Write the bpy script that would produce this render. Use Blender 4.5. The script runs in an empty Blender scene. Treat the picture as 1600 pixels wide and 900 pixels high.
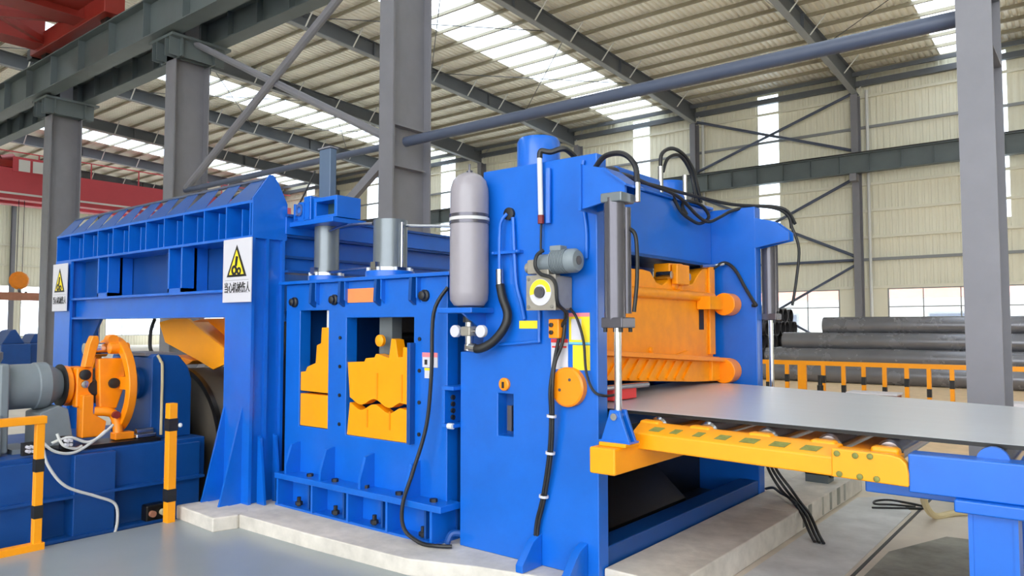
import bpy, bmesh, math, random
from mathutils import Vector, Matrix

random.seed(7)
S = bpy.context.scene
COL = S.collection
R = math.radians

# ------------------------------------------------------------------ camera
cam_d = bpy.data.cameras.new('camera')
cam = bpy.data.objects.new('camera', cam_d)
COL.objects.link(cam)
AZ, PITCH = R(51.303), R(2.961)
fh = Vector((-math.cos(AZ), math.sin(AZ), 0))
rt = Vector((fh.y, -fh.x, 0))
fw = fh * math.cos(PITCH) + Vector((0, 0, 1)) * math.sin(PITCH)
upv = rt.cross(fw)
m = Matrix((rt, upv, -fw)).transposed().to_4x4()
m.translation = (0, 0, 1.75)
cam.matrix_world = m
cam_d.sensor_width = 36
cam_d.lens = 1160 / 1600 * 36
cam_d.clip_end = 600
S.camera = cam

# ------------------------------------------------------------------ light
W = bpy.data.worlds.new('sky')
S.world = W
W.use_nodes = True
wn = W.node_tree.nodes
wn['Background'].inputs[0].default_value = (0.93, 0.97, 1.0, 1)
wn['Background'].inputs[1].default_value = 1.8

def area_light(name, loc, target, sx, sy, power, color=(1, 1, 1)):
    d = bpy.data.lights.new(name, 'AREA')
    d.shape = 'RECTANGLE'
    d.size, d.size_y, d.energy, d.color = sx, sy, power, color
    o = bpy.data.objects.new(name, d)
    COL.objects.link(o)
    o.location = loc
    o.rotation_euler = (Vector(target) - Vector(loc)).to_track_quat('-Z', 'Y').to_euler()
    return o

S.view_settings.view_transform = 'Standard'
S.view_settings.look = 'None'
S.view_settings.exposure = 1.55
S.view_settings.gamma = 1
S.view_settings.use_curve_mapping = False
S.cycles.max_bounces = 10
S.cycles.diffuse_bounces = 7
S.cycles.transparent_max_bounces = 12

# ------------------------------------------------------------------ materials
def lin(c):
    return tuple((x / 12.92 if x <= .04045 else ((x + .055) / 1.055) ** 2.4) for x in (v / 255 for v in c))

def mat(name, rgb, rough=.5, metal=0., var=.0, scale=6., bump=0., spec=.5, rvar=0., stretch=None, coat=0.):
    M = bpy.data.materials.new(name)
    M.use_nodes = True
    nt = M.node_tree
    b = nt.nodes['Principled BSDF']
    c = lin(rgb)
    b.inputs['Base Color'].default_value = (*c, 1)
    b.inputs['Roughness'].default_value = rough
    b.inputs['Metallic'].default_value = metal
    b.inputs['Specular IOR Level'].default_value = spec
    b.inputs['Coat Weight'].default_value = coat
    b.inputs['Coat Roughness'].default_value = .12
    if var or bump or rvar:
        tc = nt.nodes.new('ShaderNodeTexCoord')
        mp = nt.nodes.new('ShaderNodeMapping')
        if stretch:
            mp.inputs['Scale'].default_value = stretch
        n = nt.nodes.new('ShaderNodeTexNoise')
        n.inputs['Scale'].default_value = scale
        n.inputs['Detail'].default_value = 6
        n.inputs['Roughness'].default_value = .62
        nt.links.new(tc.outputs['Object'], mp.inputs[0])
        nt.links.new(mp.outputs[0], n.inputs['Vector'])
        if var:
            cr = nt.nodes.new('ShaderNodeValToRGB')
            e = cr.color_ramp.elements
            e[0].position, e[1].position = .28, .74
            e[0].color = (*[x * (1 - var) for x in c], 1)
            e[1].color = (*[min(1, x * (1 + var)) for x in c], 1)
            nt.links.new(n.outputs[0], cr.inputs[0])
            nt.links.new(cr.outputs[0], b.inputs['Base Color'])
        if rvar:
            mr = nt.nodes.new('ShaderNodeMapRange')
            mr.inputs[3].default_value = max(.03, rough - rvar)
            mr.inputs[4].default_value = min(1, rough + rvar)
            nt.links.new(n.outputs[0], mr.inputs[0])
            nt.links.new(mr.outputs[0], b.inputs['Roughness'])
        if bump:
            bp = nt.nodes.new('ShaderNodeBump')
            bp.inputs['Strength'].default_value = bump
            bp.inputs['Distance'].default_value = .01
            nt.links.new(n.outputs[0], bp.inputs['Height'])
            nt.links.new(bp.outputs[0], b.inputs['Normal'])
    return M

def sheer(name, rgb, through, rough=.3):
    """A translucent sheet or pane: part clear, part scattering."""
    M = bpy.data.materials.new(name)
    M.use_nodes = True
    nt = M.node_tree
    nt.nodes.remove(nt.nodes['Principled BSDF'])
    t = nt.nodes.new('ShaderNodeBsdfTransparent')
    t.inputs[0].default_value = (*lin(rgb), 1)
    d = nt.nodes.new('ShaderNodeBsdfTranslucent')
    d.inputs[0].default_value = (*lin(rgb), 1)
    g = nt.nodes.new('ShaderNodeBsdfGlossy')
    g.inputs['Roughness'].default_value = rough
    x = nt.nodes.new('ShaderNodeMixShader')
    x.inputs[0].default_value = through
    y = nt.nodes.new('ShaderNodeMixShader')
    y.inputs[0].default_value = .05
    nt.links.new(d.outputs[0], x.inputs[1])
    nt.links.new(t.outputs[0], x.inputs[2])
    nt.links.new(x.outputs[0], y.inputs[1])
    nt.links.new(g.outputs[0], y.inputs[2])
    nt.links.new(y.outputs[0], nt.nodes['Material Output'].inputs[0])
    return M

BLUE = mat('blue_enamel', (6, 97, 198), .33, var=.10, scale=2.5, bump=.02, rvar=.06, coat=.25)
BLUE_SHADE = mat('blue_enamel_shaded', (6, 70, 142), .42, var=.14, scale=3, bump=.02, rvar=.08)  # darkened copy of the blue enamel: shade put into recessed and turned faces
ORANGE = mat('orange_enamel', (246, 140, 0), .38, var=.08, scale=4, rvar=.08, coat=.15)
YELLOW = mat('yellow_enamel', (250, 158, 0), .4, var=.06, scale=3, rvar=.06)
CASTOR = mat('cast_orange', (246, 150, 0), .42, var=.14, scale=5, bump=.12, rvar=.1)
GREYST = mat('grey_painted_steel', (122, 121, 128), .5, var=.07, scale=2, bump=.02)
GREYGR = mat('grey_green_girder', (92, 101, 103), .5, var=.10, scale=1.5)
RAFTER = mat('rafter_grey', (92, 96, 102), .5, var=.06, scale=1)
PIPEGR = mat('strut_grey', (78, 86, 106), .45, var=.05, scale=2)
MOTORGR = mat('gearmotor_grey', (122, 131, 137), .45, var=.08, scale=5)
BOTTLE = mat('bottle_grey', (150, 144, 151), .3, var=.05, scale=6)
STEEL = mat('bright_steel', (190, 190, 194), .25, metal=1, var=.05, scale=8)
CHROME = mat('chrome_rod', (225, 225, 228), .12, metal=1)
DARKST = mat('dark_cylinder', (92, 90, 98), .22, metal=.45, var=.06, scale=6)
CYLGR = mat('cylinder_grey', (118, 125, 130), .3, metal=.35, var=.06, scale=5)
BLACK = mat('black_rubber', (26, 26, 28), .5)
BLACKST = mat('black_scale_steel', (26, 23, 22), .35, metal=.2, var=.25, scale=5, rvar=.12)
PLATE = mat('rolled_plate', (200, 204, 212), .3, metal=.2, var=.06, scale=2.2, rvar=.06, stretch=(.35, 4, 1))
COILM = mat('coil_steel', (92, 84, 74), .5, metal=.2, var=.18, scale=3, rvar=.1)
PIPEM = mat('stock_pipe', (124, 124, 130), .26, metal=.45, var=.1, scale=1.5, rvar=.1)
PIPEDK = mat('stock_pipe_dark', (58, 56, 58), .5, metal=.3, var=.15, scale=2)
WALLM = mat('cream_sheet', (232, 228, 208), .5, var=.03, scale=.6)
ROOFM = mat('roof_deck', (248, 246, 236), .45, var=.05, scale=.5)
PURLIN = mat('galvanised_purlin', (158, 150, 130), .45, var=.06, scale=1)
GIRT = mat('girt_cream', (226, 222, 204), .5)
GIRTDK = mat('girt_grey', (140, 142, 144), .5)
WHITE = mat('white_paint', (214, 214, 212), .45, var=.02, scale=3)
FLOORP = mat('concrete_floor', (214, 204, 190), .7, var=.14, scale=1.4, bump=.05)
PAINTF = mat('grey_floor_coating', (146, 154, 157), .3, var=.10, scale=1.1, rvar=.06, bump=.01)
CONC = mat('raw_concrete', (206, 199, 189), .85, var=.2, scale=4.5, bump=.6)
CONCDK = mat('stained_concrete', (150, 149, 140), .8, var=.45, scale=2.2, bump=.3)
PITM = mat('pit_concrete', (80, 78, 76), .85, var=.2, scale=2, bump=.2)
RED = mat('crane_red', (140, 40, 30), .45, var=.10, scale=2)
RED_HAZED = mat('crane_red_hazed', (196, 74, 84), .5, var=.05, scale=1)  # crane red lightened towards pink to stand in for distance haze
MAROON = mat('maroon_box', (122, 34, 34), .5, var=.1, scale=4)
YLABEL = mat('label_yellow', (240, 214, 40), .5)
WLABEL = mat('label_white', (206, 204, 212), .45)
RLABEL = mat('label_red', (226, 60, 60), .5)
CLABEL = mat('label_cyan', (110, 190, 220), .5)
OPLATE = mat('nameplate_orange', (244, 140, 84), .4, var=.05, scale=12)
PINKL = mat('label_pink', (240, 130, 140), .5)
CREAMMET = mat('cast_aluminium', (158, 152, 142), .4, metal=.35, var=.1, scale=10)
BOXGREY = mat('slot_pad_green', (120, 122, 56), .6, var=.3, scale=30)
SAND = mat('hose_cream', (206, 190, 150), .6)
RUST = mat('rusty_beam', (168, 112, 88), .7, var=.15, scale=3)
FARBRICK = mat('far_building', (226, 150, 130), .8, var=.08, scale=.4)
GROUND = mat('yard_ground', (226, 222, 212), .9, var=.08, scale=.3)
PANE = sheer('window_glass', (245, 250, 255), .96, .05)
SKYL = sheer('translucent_sheet', (240, 248, 255), .5)

# ------------------------------------------------------------------ mesh helpers
class MB:
    def __init__(s):
        s.v, s.f = [], []

    def add(s, vs, fs):
        o = len(s.v)
        s.v += [tuple(p) for p in vs]
        s.f += [tuple(i + o for i in f) for f in fs]
        return s

    def box(s, x0, x1, y0, y1, z0, z1):
        return s.add([(x, y, z) for z in (z0, z1) for y in (y0, y1) for x in (x0, x1)],
                     [(0, 2, 3, 1), (4, 5, 7, 6), (0, 1, 5, 4), (2, 6, 7, 3), (0, 4, 6, 2), (1, 3, 7, 5)])

    def prism(s, pts, axis, a, b):
        n = len(pts)
        def P(p, t):
            return {'x': (t, p[0], p[1]), 'y': (p[0], t, p[1]), 'z': (p[0], p[1], t)}[axis]
        return s.add([P(p, a) for p in pts] + [P(p, b) for p in pts],
                     [tuple(range(n)), tuple(range(2 * n - 1, n - 1, -1))] +
                     [(i, i + n, (i + 1) % n + n, (i + 1) % n) for i in range(n)])

    def bar(s, p0, p1, w, h, up=(0, 0, 1)):
        """rectangular bar from p0 to p1, w across, h along up."""
        p0, p1 = Vector(p0), Vector(p1)
        d = (p1 - p0).normalized()
        a = d.cross(Vector(up)).normalized()
        b = a.cross(d)
        c = [a * (i * w / 2) + b * (j * h / 2) for i, j in ((-1, -1), (1, -1), (1, 1), (-1, 1))]
        return s.add([p0 + q for q in c] + [p1 + q for q in c],
                     [(0, 1, 2, 3), (7, 6, 5, 4)] + [(i, i + 4, (i + 1) % 4 + 4, (i + 1) % 4) for i in range(4)])

    def ibeam(s, p0, p1, w, h, tf=.02, tw=.015, up=(0, 0, 1)):
        u = Vector(up)
        d = (Vector(p1) - Vector(p0)).normalized()
        u = (u - d * u.dot(d)).normalized()
        o = u * (h / 2 - tf / 2)
        s.bar(Vector(p0) + o, Vector(p1) + o, w, tf, up)
        s.bar(Vector(p0) - o, Vector(p1) - o, w, tf, up)
        return s.bar(p0, p1, tw, h - 2 * tf, up)

    def lathe(s, prof, p0, d, n=24, closed=False):
        """prof: (radius, distance along d) pairs."""
        p0, d = Vector(p0), Vector(d).normalized()
        a = d.orthogonal().normalized()
        b = d.cross(a)
        vs, fs = [], []
        for r, t in prof:
            for k in range(n):
                w = 2 * math.pi * k / n
                vs.append(p0 + d * t + (a * math.cos(w) + b * math.sin(w)) * r)
        L = len(prof)
        for i in range(L if closed else L - 1):
            j = (i + 1) % L
            for k in range(n):
                fs.append((i * n + k, i * n + (k + 1) % n, j * n + (k + 1) % n, j * n + k))
        if not closed:
            fs.append(tuple(range(n)))
            fs.append(tuple(range((L - 1) * n + n - 1, (L - 1) * n - 1, -1)))
        return s.add(vs, fs)

    def cyl(s, p0, p1, r, n=24, r1=None):
        L = (Vector(p1) - Vector(p0)).length
        return s.lathe([(r, 0), (r if r1 is None else r1, L)], p0, Vector(p1) - Vector(p0), n)

    def ring(s, p0, d, ro, ri, t, n=32):
        return s.lathe([(ro, 0), (ro, t), (ri, t), (ri, 0)], p0, d, n, True)

    def ball(s, c, r, n=16):
        k = 8
        return s.lathe([(max(1e-3, r * math.sin(math.pi * i / k)), r - r * math.cos(math.pi * i / k)) for i in range(k + 1)],
                       Vector(c) - Vector((0, 0, r)), (0, 0, 1), n)

    def tube(s, pts, r, n=8, sub=6, smooth=True):
        P = [Vector(p) for p in pts]
        if smooth and len(P) > 2:
            Q = []
            for i in range(len(P) - 1):
                a, b, c, d = P[max(i - 1, 0)], P[i], P[i + 1], P[min(i + 2, len(P) - 1)]
                for k in range(sub):
                    t = k / sub
                    Q.append(.5 * ((2 * b) + (c - a) * t + (2 * a - 5 * b + 4 * c - d) * t * t + (3 * b - a - 3 * c + d) * t ** 3))
            P = Q + [P[-1]]
        vs, fs = [], []
        ref = None
        for i, p in enumerate(P):
            d = (P[min(i + 1, len(P) - 1)] - P[max(i - 1, 0)]).normalized()
            if ref is None:
                ref = d.orthogonal().normalized()
            ref = (ref - d * ref.dot(d))
            ref = ref.normalized() if ref.length > 1e-5 else d.orthogonal().normalized()
            b = d.cross(ref)
            for k in range(n):
                w = 2 * math.pi * k / n
                vs.append(p + (ref * math.cos(w) + b * math.sin(w)) * r)
        for i in range(len(P) - 1):
            for k in range(n):
                fs.append((i * n + k, i * n + (k + 1) % n, (i + 1) * n + (k + 1) % n, (i + 1) * n + k))
        fs += [tuple(range(n - 1, -1, -1)), tuple(range((len(P) - 1) * n, len(P) * n))]
        return s.add(vs, fs)

    def grid(s, us, vs_, solid, axis, a, b):
        """plate with openings: cells of us x vs_ kept where solid(i, j); only outer faces are made."""
        nu, nv = len(us), len(vs_)
        def P(u, v, t):
            return {'x': (t, u, v), 'y': (u, t, v), 'z': (u, v, t)}[axis]
        verts = [P(u, v, t) for t in (a, b) for v in vs_ for u in us]
        I = lambda i, j, k: k * nu * nv + j * nu + i
        ok = lambda i, j: 0 <= i < nu - 1 and 0 <= j < nv - 1 and solid(i, j)
        fs = []
        for i in range(nu - 1):
            for j in range(nv - 1):
                if not ok(i, j):
                    continue
                fs.append((I(i, j, 0), I(i + 1, j, 0), I(i + 1, j + 1, 0), I(i, j + 1, 0)))
                fs.append((I(i, j, 1), I(i, j + 1, 1), I(i + 1, j + 1, 1), I(i + 1, j, 1)))
                for di, dj, e in ((-1, 0, ((i, j), (i, j + 1))), (1, 0, ((i + 1, j), (i + 1, j + 1))),
                                  (0, -1, ((i, j), (i + 1, j))), (0, 1, ((i, j + 1), (i + 1, j + 1)))):
                    if not ok(i + di, j + dj):
                        (p, q), (r, t) = e
                        fs.append((I(p, q, 0), I(r, t, 0), I(r, t, 1), I(p, q, 1)))
        return s.add(verts, fs)

    def map(s, fn):
        s.v = [fn(*p) for p in s.v]
        return s

    def build(s, name, material, parent=None, bevel=0., seg=2, angle=35):
        off = Vector((0, 0, 0))
        q = parent
        while q is not None:
            off += q.location
            q = q.parent
        me = bpy.data.meshes.new(name)
        me.from_pydata([tuple(Vector(p) - off) for p in s.v], [], s.f)
        bm = bmesh.new()
        bm.from_mesh(me)
        loose = [v for v in bm.verts if not v.link_faces]
        if loose:
            bmesh.ops.delete(bm, geom=loose, context='VERTS')
        bmesh.ops.recalc_face_normals(bm, faces=bm.faces)
        bm.to_mesh(me)
        bm.free()
        me.materials.append(material)
        me.polygons.foreach_set('use_smooth', [True] * len(me.polygons))
        me.set_sharp_from_angle(angle=R(angle))
        o = bpy.data.objects.new(name, me)
        COL.objects.link(o)
        o.parent = parent
        if bevel:
            b = o.modifiers.new('edge', 'BEVEL')
            b.width, b.segments, b.limit_method, b.angle_limit = bevel, seg, 'ANGLE', R(40)
            b.harden_normals = True
        return o


def tag(o, label=None, cat=None, group=None, kind=None):
    if label: o['label'] = label
    if cat: o['category'] = cat
    if group: o['group'] = group
    if kind: o['kind'] = kind
    return o


def thing(name, label, cat, loc=(0, 0, 0), group=None, kind=None):
    o = bpy.data.objects.new(name, None)
    o.empty_display_size = .2
    COL.objects.link(o)
    o.location = loc
    return tag(o, label, cat, group, kind)


def shell(name):
    o = bpy.data.objects.new(name, None)
    COL.objects.link(o)
    o['kind'] = 'structure'
    return o


def copy_part(src, parent, shift):
    c = src.copy()
    COL.objects.link(c)
    c.parent = parent
    c.location = src.location + Vector(shift)
    return c


def copy_tree(src, shift, label=None):
    c = src.copy()
    COL.objects.link(c)
    c.location = src.location + Vector(shift)
    if label: c['label'] = label
    for ch in list(src.children):
        d = ch.copy(); COL.objects.link(d); d.parent = c
        for g in list(ch.children):
            e = g.copy(); COL.objects.link(e); e.parent = d
    return c


def text_mesh(name, body, size, material, parent, origin, xdir, zdir, extrude=.0015):
    """flat print: text standing in the plane of xdir / zdir, lower-left corner at origin."""
    cu = bpy.data.curves.new(name, 'FONT')
    cu.body, cu.size, cu.extrude, cu.offset = body, size, extrude, size * .015
    tmp = bpy.data.objects.new(name, cu)
    COL.objects.link(tmp)
    dg = bpy.context.evaluated_depsgraph_get()
    me = bpy.data.meshes.new_from_object(tmp.evaluated_get(dg))
    bpy.data.objects.remove(tmp)
    bpy.data.curves.remove(cu)
    x, z = Vector(xdir), Vector(zdir)
    y = x.cross(z) * -1
    off = Vector((0, 0, 0))
    q = parent
    while q is not None:
        off += q.location
        q = q.parent
    M = Matrix((x, z, -y)).transposed().to_4x4()
    M.translation = Vector(origin) - off
    me.transform(M)
    me.materials.clear()
    me.materials.append(material)
    o = bpy.data.objects.new(name, me)
    COL.objects.link(o)
    o.parent = parent
    return o


# ================================================================== SETTING
HALL_Y, END_X, NEAR_Y, OPEN_X = 36.0, -72.0, -12.0, 22.0
def deck_z(y):
    return 13.35 + .045 * (HALL_Y - y)

RAFX = [14.2, 6.6, -1.0, -8.6, -16.4, -24.0, -31.2, -38.7, -46.0, -53.5, -61.0, -68.5]
SKYX = [(10.2, 12.4), (-5.2, -3.6), (-21.3, -18.3), (-36.8, -34.2), (-52.2, -49.6), (-67.0, -64.6)]

# floor with the pit left open
fl = shell('floor')
g = MB()
for x0, x1, y0, y1 in ((END_X, -12, NEAR_Y, HALL_Y), (-12, -6.65, 7.9, HALL_Y), (-12, -6.65, NEAR_Y, .4), (-6.65, OPEN_X, NEAR_Y, HALL_Y)):
    g.box(x0, x1, y0, y1, -.25, 0)
g.build('slab', FLOORP, fl)
MB().box(-6.64, OPEN_X, NEAR_Y, 3.9, 0, .006).build('floor_coating', PAINTF, fl)
MB().box(-1.465, -1.44, 4.4, 9.5, 0, .004).build('expansion_joint', BLACK, fl)
MB().prism([(-1.40, 4.3), (-.4, 4.3), (-.4, 6.6), (-.75, 7.2), (-1.1, 7.15), (-1.38, 6.4)], 'z', 0, .006).build('dark_screed', CONCDK, fl)
MB().prism([(-2.05, 4.3), (-1.5, 4.3), (-1.5, 7.9), (-1.8, 8.5), (-2.05, 8.2)], 'z', 0, .005).build('grey_screed', mat('wet_screed', (206, 207, 208), .5, var=.22, scale=3, bump=.2), fl)
MB().box(-14, 10, 10.5, 35.9, 0, .008).build('sandy_screed', mat('sandy_screed', (226, 196, 158), .8, var=.12, scale=4, bump=.1), fl)
pit = shell('pit')
g = MB()
g.box(-12, -6.65, .4, 7.9, -1.2, -1.0)
g.box(-6.65, -6.5, .4, 7.9, -1.1, -.26)
g.box(-12.1, -12, .4, 7.9, -1.1, -.26)
g.box(-12, -6.65, 7.9, 8.0, -1.1, -.26)
g.build('pit_lining', PITM, pit)

pl = shell('plinth')
pp = [(-6.62, 3.62), (-5.9, 3.62), (-5.0, 3.63), (-3.9, 3.68), (-3.4, 3.86), (-2.9, 3.98), (-2.55, 4.0), (-2.14, 4.0), (-2.14, 8.6), (-6.62, 8.6)]
MB().prism(pp, 'z', .0, .12).build('plinth_slab', CONC, pl, .012)
g = MB()
for ya, yb_ in ((4.2, 6.44), (6.45, 8.6)):
    MB().box(-2.60, -2.10, ya, yb_, .0, .185).build('kerb_block', CONC, pl, .012)
for y, w in ((6.62, .05), (6.78, .09), (7.18, .04), (7.42, .06), (7.66, .10), (7.9, .05)):
    g.box(-2.10, -2.096, y, y + w, .02, .18)
g.build('damp_streaks', CONCDK, pl)
MB().prism([(-6.68, 3.44), (-5.98, 3.4), (-5.92, 3.6), (-6.0, 3.76), (-6.64, 3.7)], 'z', 0, .125).build('concrete_block', CONC, None, .015)
tag(bpy.data.objects['concrete_block'], 'rough pale concrete block on the floor before the portal foot', 'block')

# ground and a building seen through the windows
yard = shell('yard_ground')
MB().box(-260, 120, -160, 220, -.6, -.3).build('yard', GROUND, yard)

# far long wall
def ribbed(x0, x1, z0, z1, y, along='x', pitch=.26, d=.022):
    """trapezoid-ribbed sheet, ribs upright."""
    n = max(1, round((x1 - x0) / pitch))
    p = (x1 - x0) / n
    prof = []
    for k in range(n):
        a = x0 + k * p
        prof += [(a, 0), (a + .5 * p, 0), (a + .62 * p, d), (a + .88 * p, d)]
    prof.append((x1, 0))
    vs, fs = [], []
    for t, o in prof:
        for z in (z0, z1):
            vs.append((t, y + o, z) if along == 'x' else (y - o, t, z))
    for i in range(len(prof) - 1):
        fs.append((2 * i, 2 * i + 2, 2 * i + 3, 2 * i + 1))
    return MB().add(vs, fs)

WCOLX = [14.2, 6.6, -1.0, -8.6, -16.4, -23.6, -31.0, -38.4, -45.8, -53.4, -60.9, -68.4]
STRIPS = [(10.0, 11.0), (2.4, 3.4), (-3.9, -2.9), (-13.2, -12.2), (-20.2, -19.2), (-28.0, -27.0), (-35.0, -33.7), (-42.6, -41.4), (-50.0, -49.0), (-57.4, -56.2), (-64.8, -63.6)]
wall = shell('wall_far')
cuts = sorted(STRIPS)
xs = [END_X] + [v for c in cuts for v in c] + [OPEN_X]
for i in range(0, len(xs) - 1):
    if any(abs(xs[i] - c[0]) < 1e-6 for c in cuts):
        MB().box(xs[i], xs[i + 1], HALL_Y + .01, HALL_Y + .02, 6.2, 13.1).build('translucent_strip', SKYL, wall)
        ribbed(xs[i], xs[i + 1], 3.45, 6.2, HALL_Y).build('wall_panel', WALLM, wall)
        MB().box(xs[i], xs[i + 1], HALL_Y, HALL_Y + .06, 13.1, 13.5).build('wall_panel', WALLM, wall)
    else:
        ribbed(xs[i], xs[i + 1], 3.45, 13.5, HALL_Y).build('wall_panel', WALLM, wall)
MB().box(END_X, OPEN_X, HALL_Y, HALL_Y + .25, 0, 1.0).build('dado', WALLM, wall)
for z, mt, w in ((3.5, GIRT, .12), (4.75, GIRTDK, .12), (5.75, GIRT, .11), (6.95, GIRT, .11), (8.15, GIRT, .12), (10.75, GIRTDK, .11), (12.15, GIRT, .11), (12.75, GIRTDK, .18)):
    MB().box(END_X, OPEN_X, HALL_Y - .13, HALL_Y - .005, z - w / 2, z + w / 2).build('girt', mt, wall)
for i in range(1, len(WCOLX) - 1):
    MB().box(WCOLX[i] - .95, WCOLX[i] + 1.05, HALL_Y, HALL_Y + .06, 1.0, 3.45).build('pier', WALLM, wall)
def window(idx, x0, x1, z0, z1, y, along='x', nx=4):
    w = shell('window_%d' % idx)
    def B(a0, a1, d0, d1, b0, b1):
        return MB().box(a0, a1, y + d0, y + d1, b0, b1) if along == 'x' else MB().box(y - d1, y - d0, a0, a1, b0, b1)
    f = .06
    zm = z0 + (z1 - z0) * .66
    for a in (B(x0, x1, .02, .08, z0, z0 + f), B(x0, x1, .02, .08, z1 - f, z1), B(x0, x0 + f, .02, .08, z0 + f, z1 - f), B(x1 - f, x1, .02, .08, z0 + f, z1 - f),
              B(x0 + f, x1 - f, .03, .07, zm - .025, zm + .025)):
        a.build('frame', GIRTDK, w)
    for k in range(1, nx):
        a = x0 + (x1 - x0) * k / nx
        B(a - .025, a + .025, .03, .07, z0 + f, zm - .025).build('mullion', GIRTDK, w)
        B(a - .02, a + .02, .03, .07, zm + .025, z1 - f).build('mullion', GIRTDK, w)
    B(x0 + f, x1 - f, .045, .05, z0 + f, z1 - f).build('pane', PANE, w)
wi = 1
for i in range(len(WCOLX) - 1):
    a, b = WCOLX[i + 1] + 1.05, WCOLX[i] - .95
    window(wi, a, b, 1.0, 3.45, HALL_Y)
    wi += 1
# end wall
wend = shell('wall_end')
ribbed(NEAR_Y, HALL_Y, 5.2, 15.2, END_X, 'y').build('wall_panel', WALLM, wend)
ribbed(NEAR_Y, HALL_Y, 0, .9, END_X, 'y').build('dado', WALLM, wend)
for z in (5.2, 6.9, 8.6):
    MB().box(END_X + .005, END_X + .13, NEAR_Y, HALL_Y, z - .06, z + .06).build('girt', GIRT, wend)
ys = [NEAR_Y, 1.5, 8.6, 15.4, 22.3, 29.2, HALL_Y]
for i in range(6):
    ribbed(ys[i], ys[i] + .8, .9, 5.2, END_X, 'y').build('pier', WALLM, wend)
    window(wi, ys[i] + .8, ys[i + 1], .9, 5.2, END_X, 'y', 4)
    wi += 1
for y in (15.4, 22.3, 29.2):
    MB().ibeam((END_X + .3, y, 0), (END_X + .3, y, 13.6), .3, .35, up=(1, 0, 0)).build('wind_post', GREYST, wend)

wnr = shell('wall_unseen_shade_end')  # unseen end wall, added to cut the light on faces turned this way
ribbed(NEAR_Y, HALL_Y, 0, 15.4, OPEN_X, 'y', .6).build('wall_panel', WALLM, wnr)
wsd = shell('wall_unseen_shade_side')  # unseen part-length wall, added to darken the portal end of the hall
ribbed(END_X, -8.5, 0, 15.6, NEAR_Y, 'x', .5).build('wall_panel', WALLM, wsd)
# roof: ribbed deck, skylights, purlins, rafters with knee braces
ce = shell('ceiling')
rx = sorted([END_X] + [v for c in SKYX for v in c] + [OPEN_X])
def deck(x0, x1, name, material, n=None):
    n = n or max(1, round((x1 - x0) / .24))
    p = (x1 - x0) / n
    prof = []
    for k in range(n):
        a = x0 + k * p
        prof += [(a, 0), (a + .5 * p, 0), (a + .62 * p, .085), (a + .88 * p, .085)]
    prof.append((x1, 0))
    vs, fs = [], []
    for t, o in prof:
        for y in (NEAR_Y, HALL_Y + .3):
            vs.append((t, y, deck_z(y) + o))
    for i in range(len(prof) - 1):
        fs.append((2 * i, 2 * i + 1, 2 * i + 3, 2 * i + 2))
    return MB().add(vs, fs).build(name, material, ce)
for i in range(len(rx) - 1):
    if any(abs(rx[i] - c[0]) < 1e-6 for c in SKYX):
        deck(rx[i], rx[i + 1], 'skylight', SKYL)
    else:
        deck(rx[i], rx[i + 1], 'roof_panel', ROOFM)
y = -11.08
first = None
PURY = []
while y < HALL_Y - .2:
    PURY.append(y)
    if first is None:
        z = deck_z(y)
        first = (MB().box(END_X, OPEN_X, y - .009, y + .009, z - .17, z - .015)
                 .box(END_X, OPEN_X, y - .075, y + .009, z - .17, z - .157)
                 .box(END_X, OPEN_X, y - .009, y + .075, z - .028, z - .012).build('purlin', PURLIN, ce))
        y0 = y
    else:
        copy_part(first, ce, (0, y - y0, deck_z(y) - deck_z(y0)))
    y += 1.17
MB().box(END_X, OPEN_X, HALL_Y - .35, HALL_Y - .15, deck_z(HALL_Y) - .75, deck_z(HALL_Y) - .5).build('eave_strut', RAFTER, ce)
MB().box(END_X, OPEN_X, HALL_Y - .9, HALL_Y - .8, deck_z(HALL_Y) - .42, deck_z(HALL_Y) - .24).build('eave_strut', RAFTER, ce)
# rafter: tapered plate girder
def rafter(x):
    y0, y1 = NEAR_Y + .2, HALL_Y - .2
    top = lambda y: deck_z(y) - .25
    g = MB()
    h = MB()
    N = 8
    for k in range(N):
        a, b = y0 + (y1 - y0) * k / N, y0 + (y1 - y0) * (k + 1) / N
        da = .62 + (.25 * max(0, (a - 28) / 8))
        db = .62 + (.25 * max(0, (b - 28) / 8))
        g.bar((x, a, top(a)), (x, b, top(b)), .26, .03)
        h.bar((x, a, top(a) - da), (x, b, top(b) - db), .26, .035)
        g.add([(x - .01, a, top(a)), (x - .01, b, top(b)), (x - .01, b, top(b) - db), (x - .01, a, top(a) - da),
               (x + .01, a, top(a)), (x + .01, b, top(b)), (x + .01, b, top(b) - db), (x + .01, a, top(a) - da)],
              [(0, 1, 2, 3), (7, 6, 5, 4), (0, 3, 7, 4), (1, 5, 6, 2), (0, 4, 5, 1), (3, 2, 6, 7)])
    for k in (13.0, 20.5, 28.0):
        g.box(x - .13, x + .13, k - .02, k + .02, top(k) - .62, top(k))
    o = g.build('rafter', RAFTER, ce)
    h.build('bottom_flange', GIRTDK, o)
    return o
kb = None
for x in RAFX:
    r = rafter(x)
    for j, py in enumerate(PURY[14::2]):
        for sgn in (1, -1):
            if kb is None:
                kb0 = (x, py)
                kb = MB().bar((x + .13, py, deck_z(py) - .86), (x + .72, py, deck_z(py) - .2), .035, .05, (0, 1, 0)).build('knee_brace', WHITE, r)
                kbm = MB().bar((x - .13, py, deck_z(py) - .86), (x - .72, py, deck_z(py) - .2), .035, .05, (0, 1, 0)).build('knee_brace', WHITE, r)
                break
            if (x, py) == kb0:
                continue
            copy_part(kb if sgn == 1 else kbm, r, (x - kb0[0], py - kb0[1], deck_z(py) - deck_z(kb0[1])))
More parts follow.
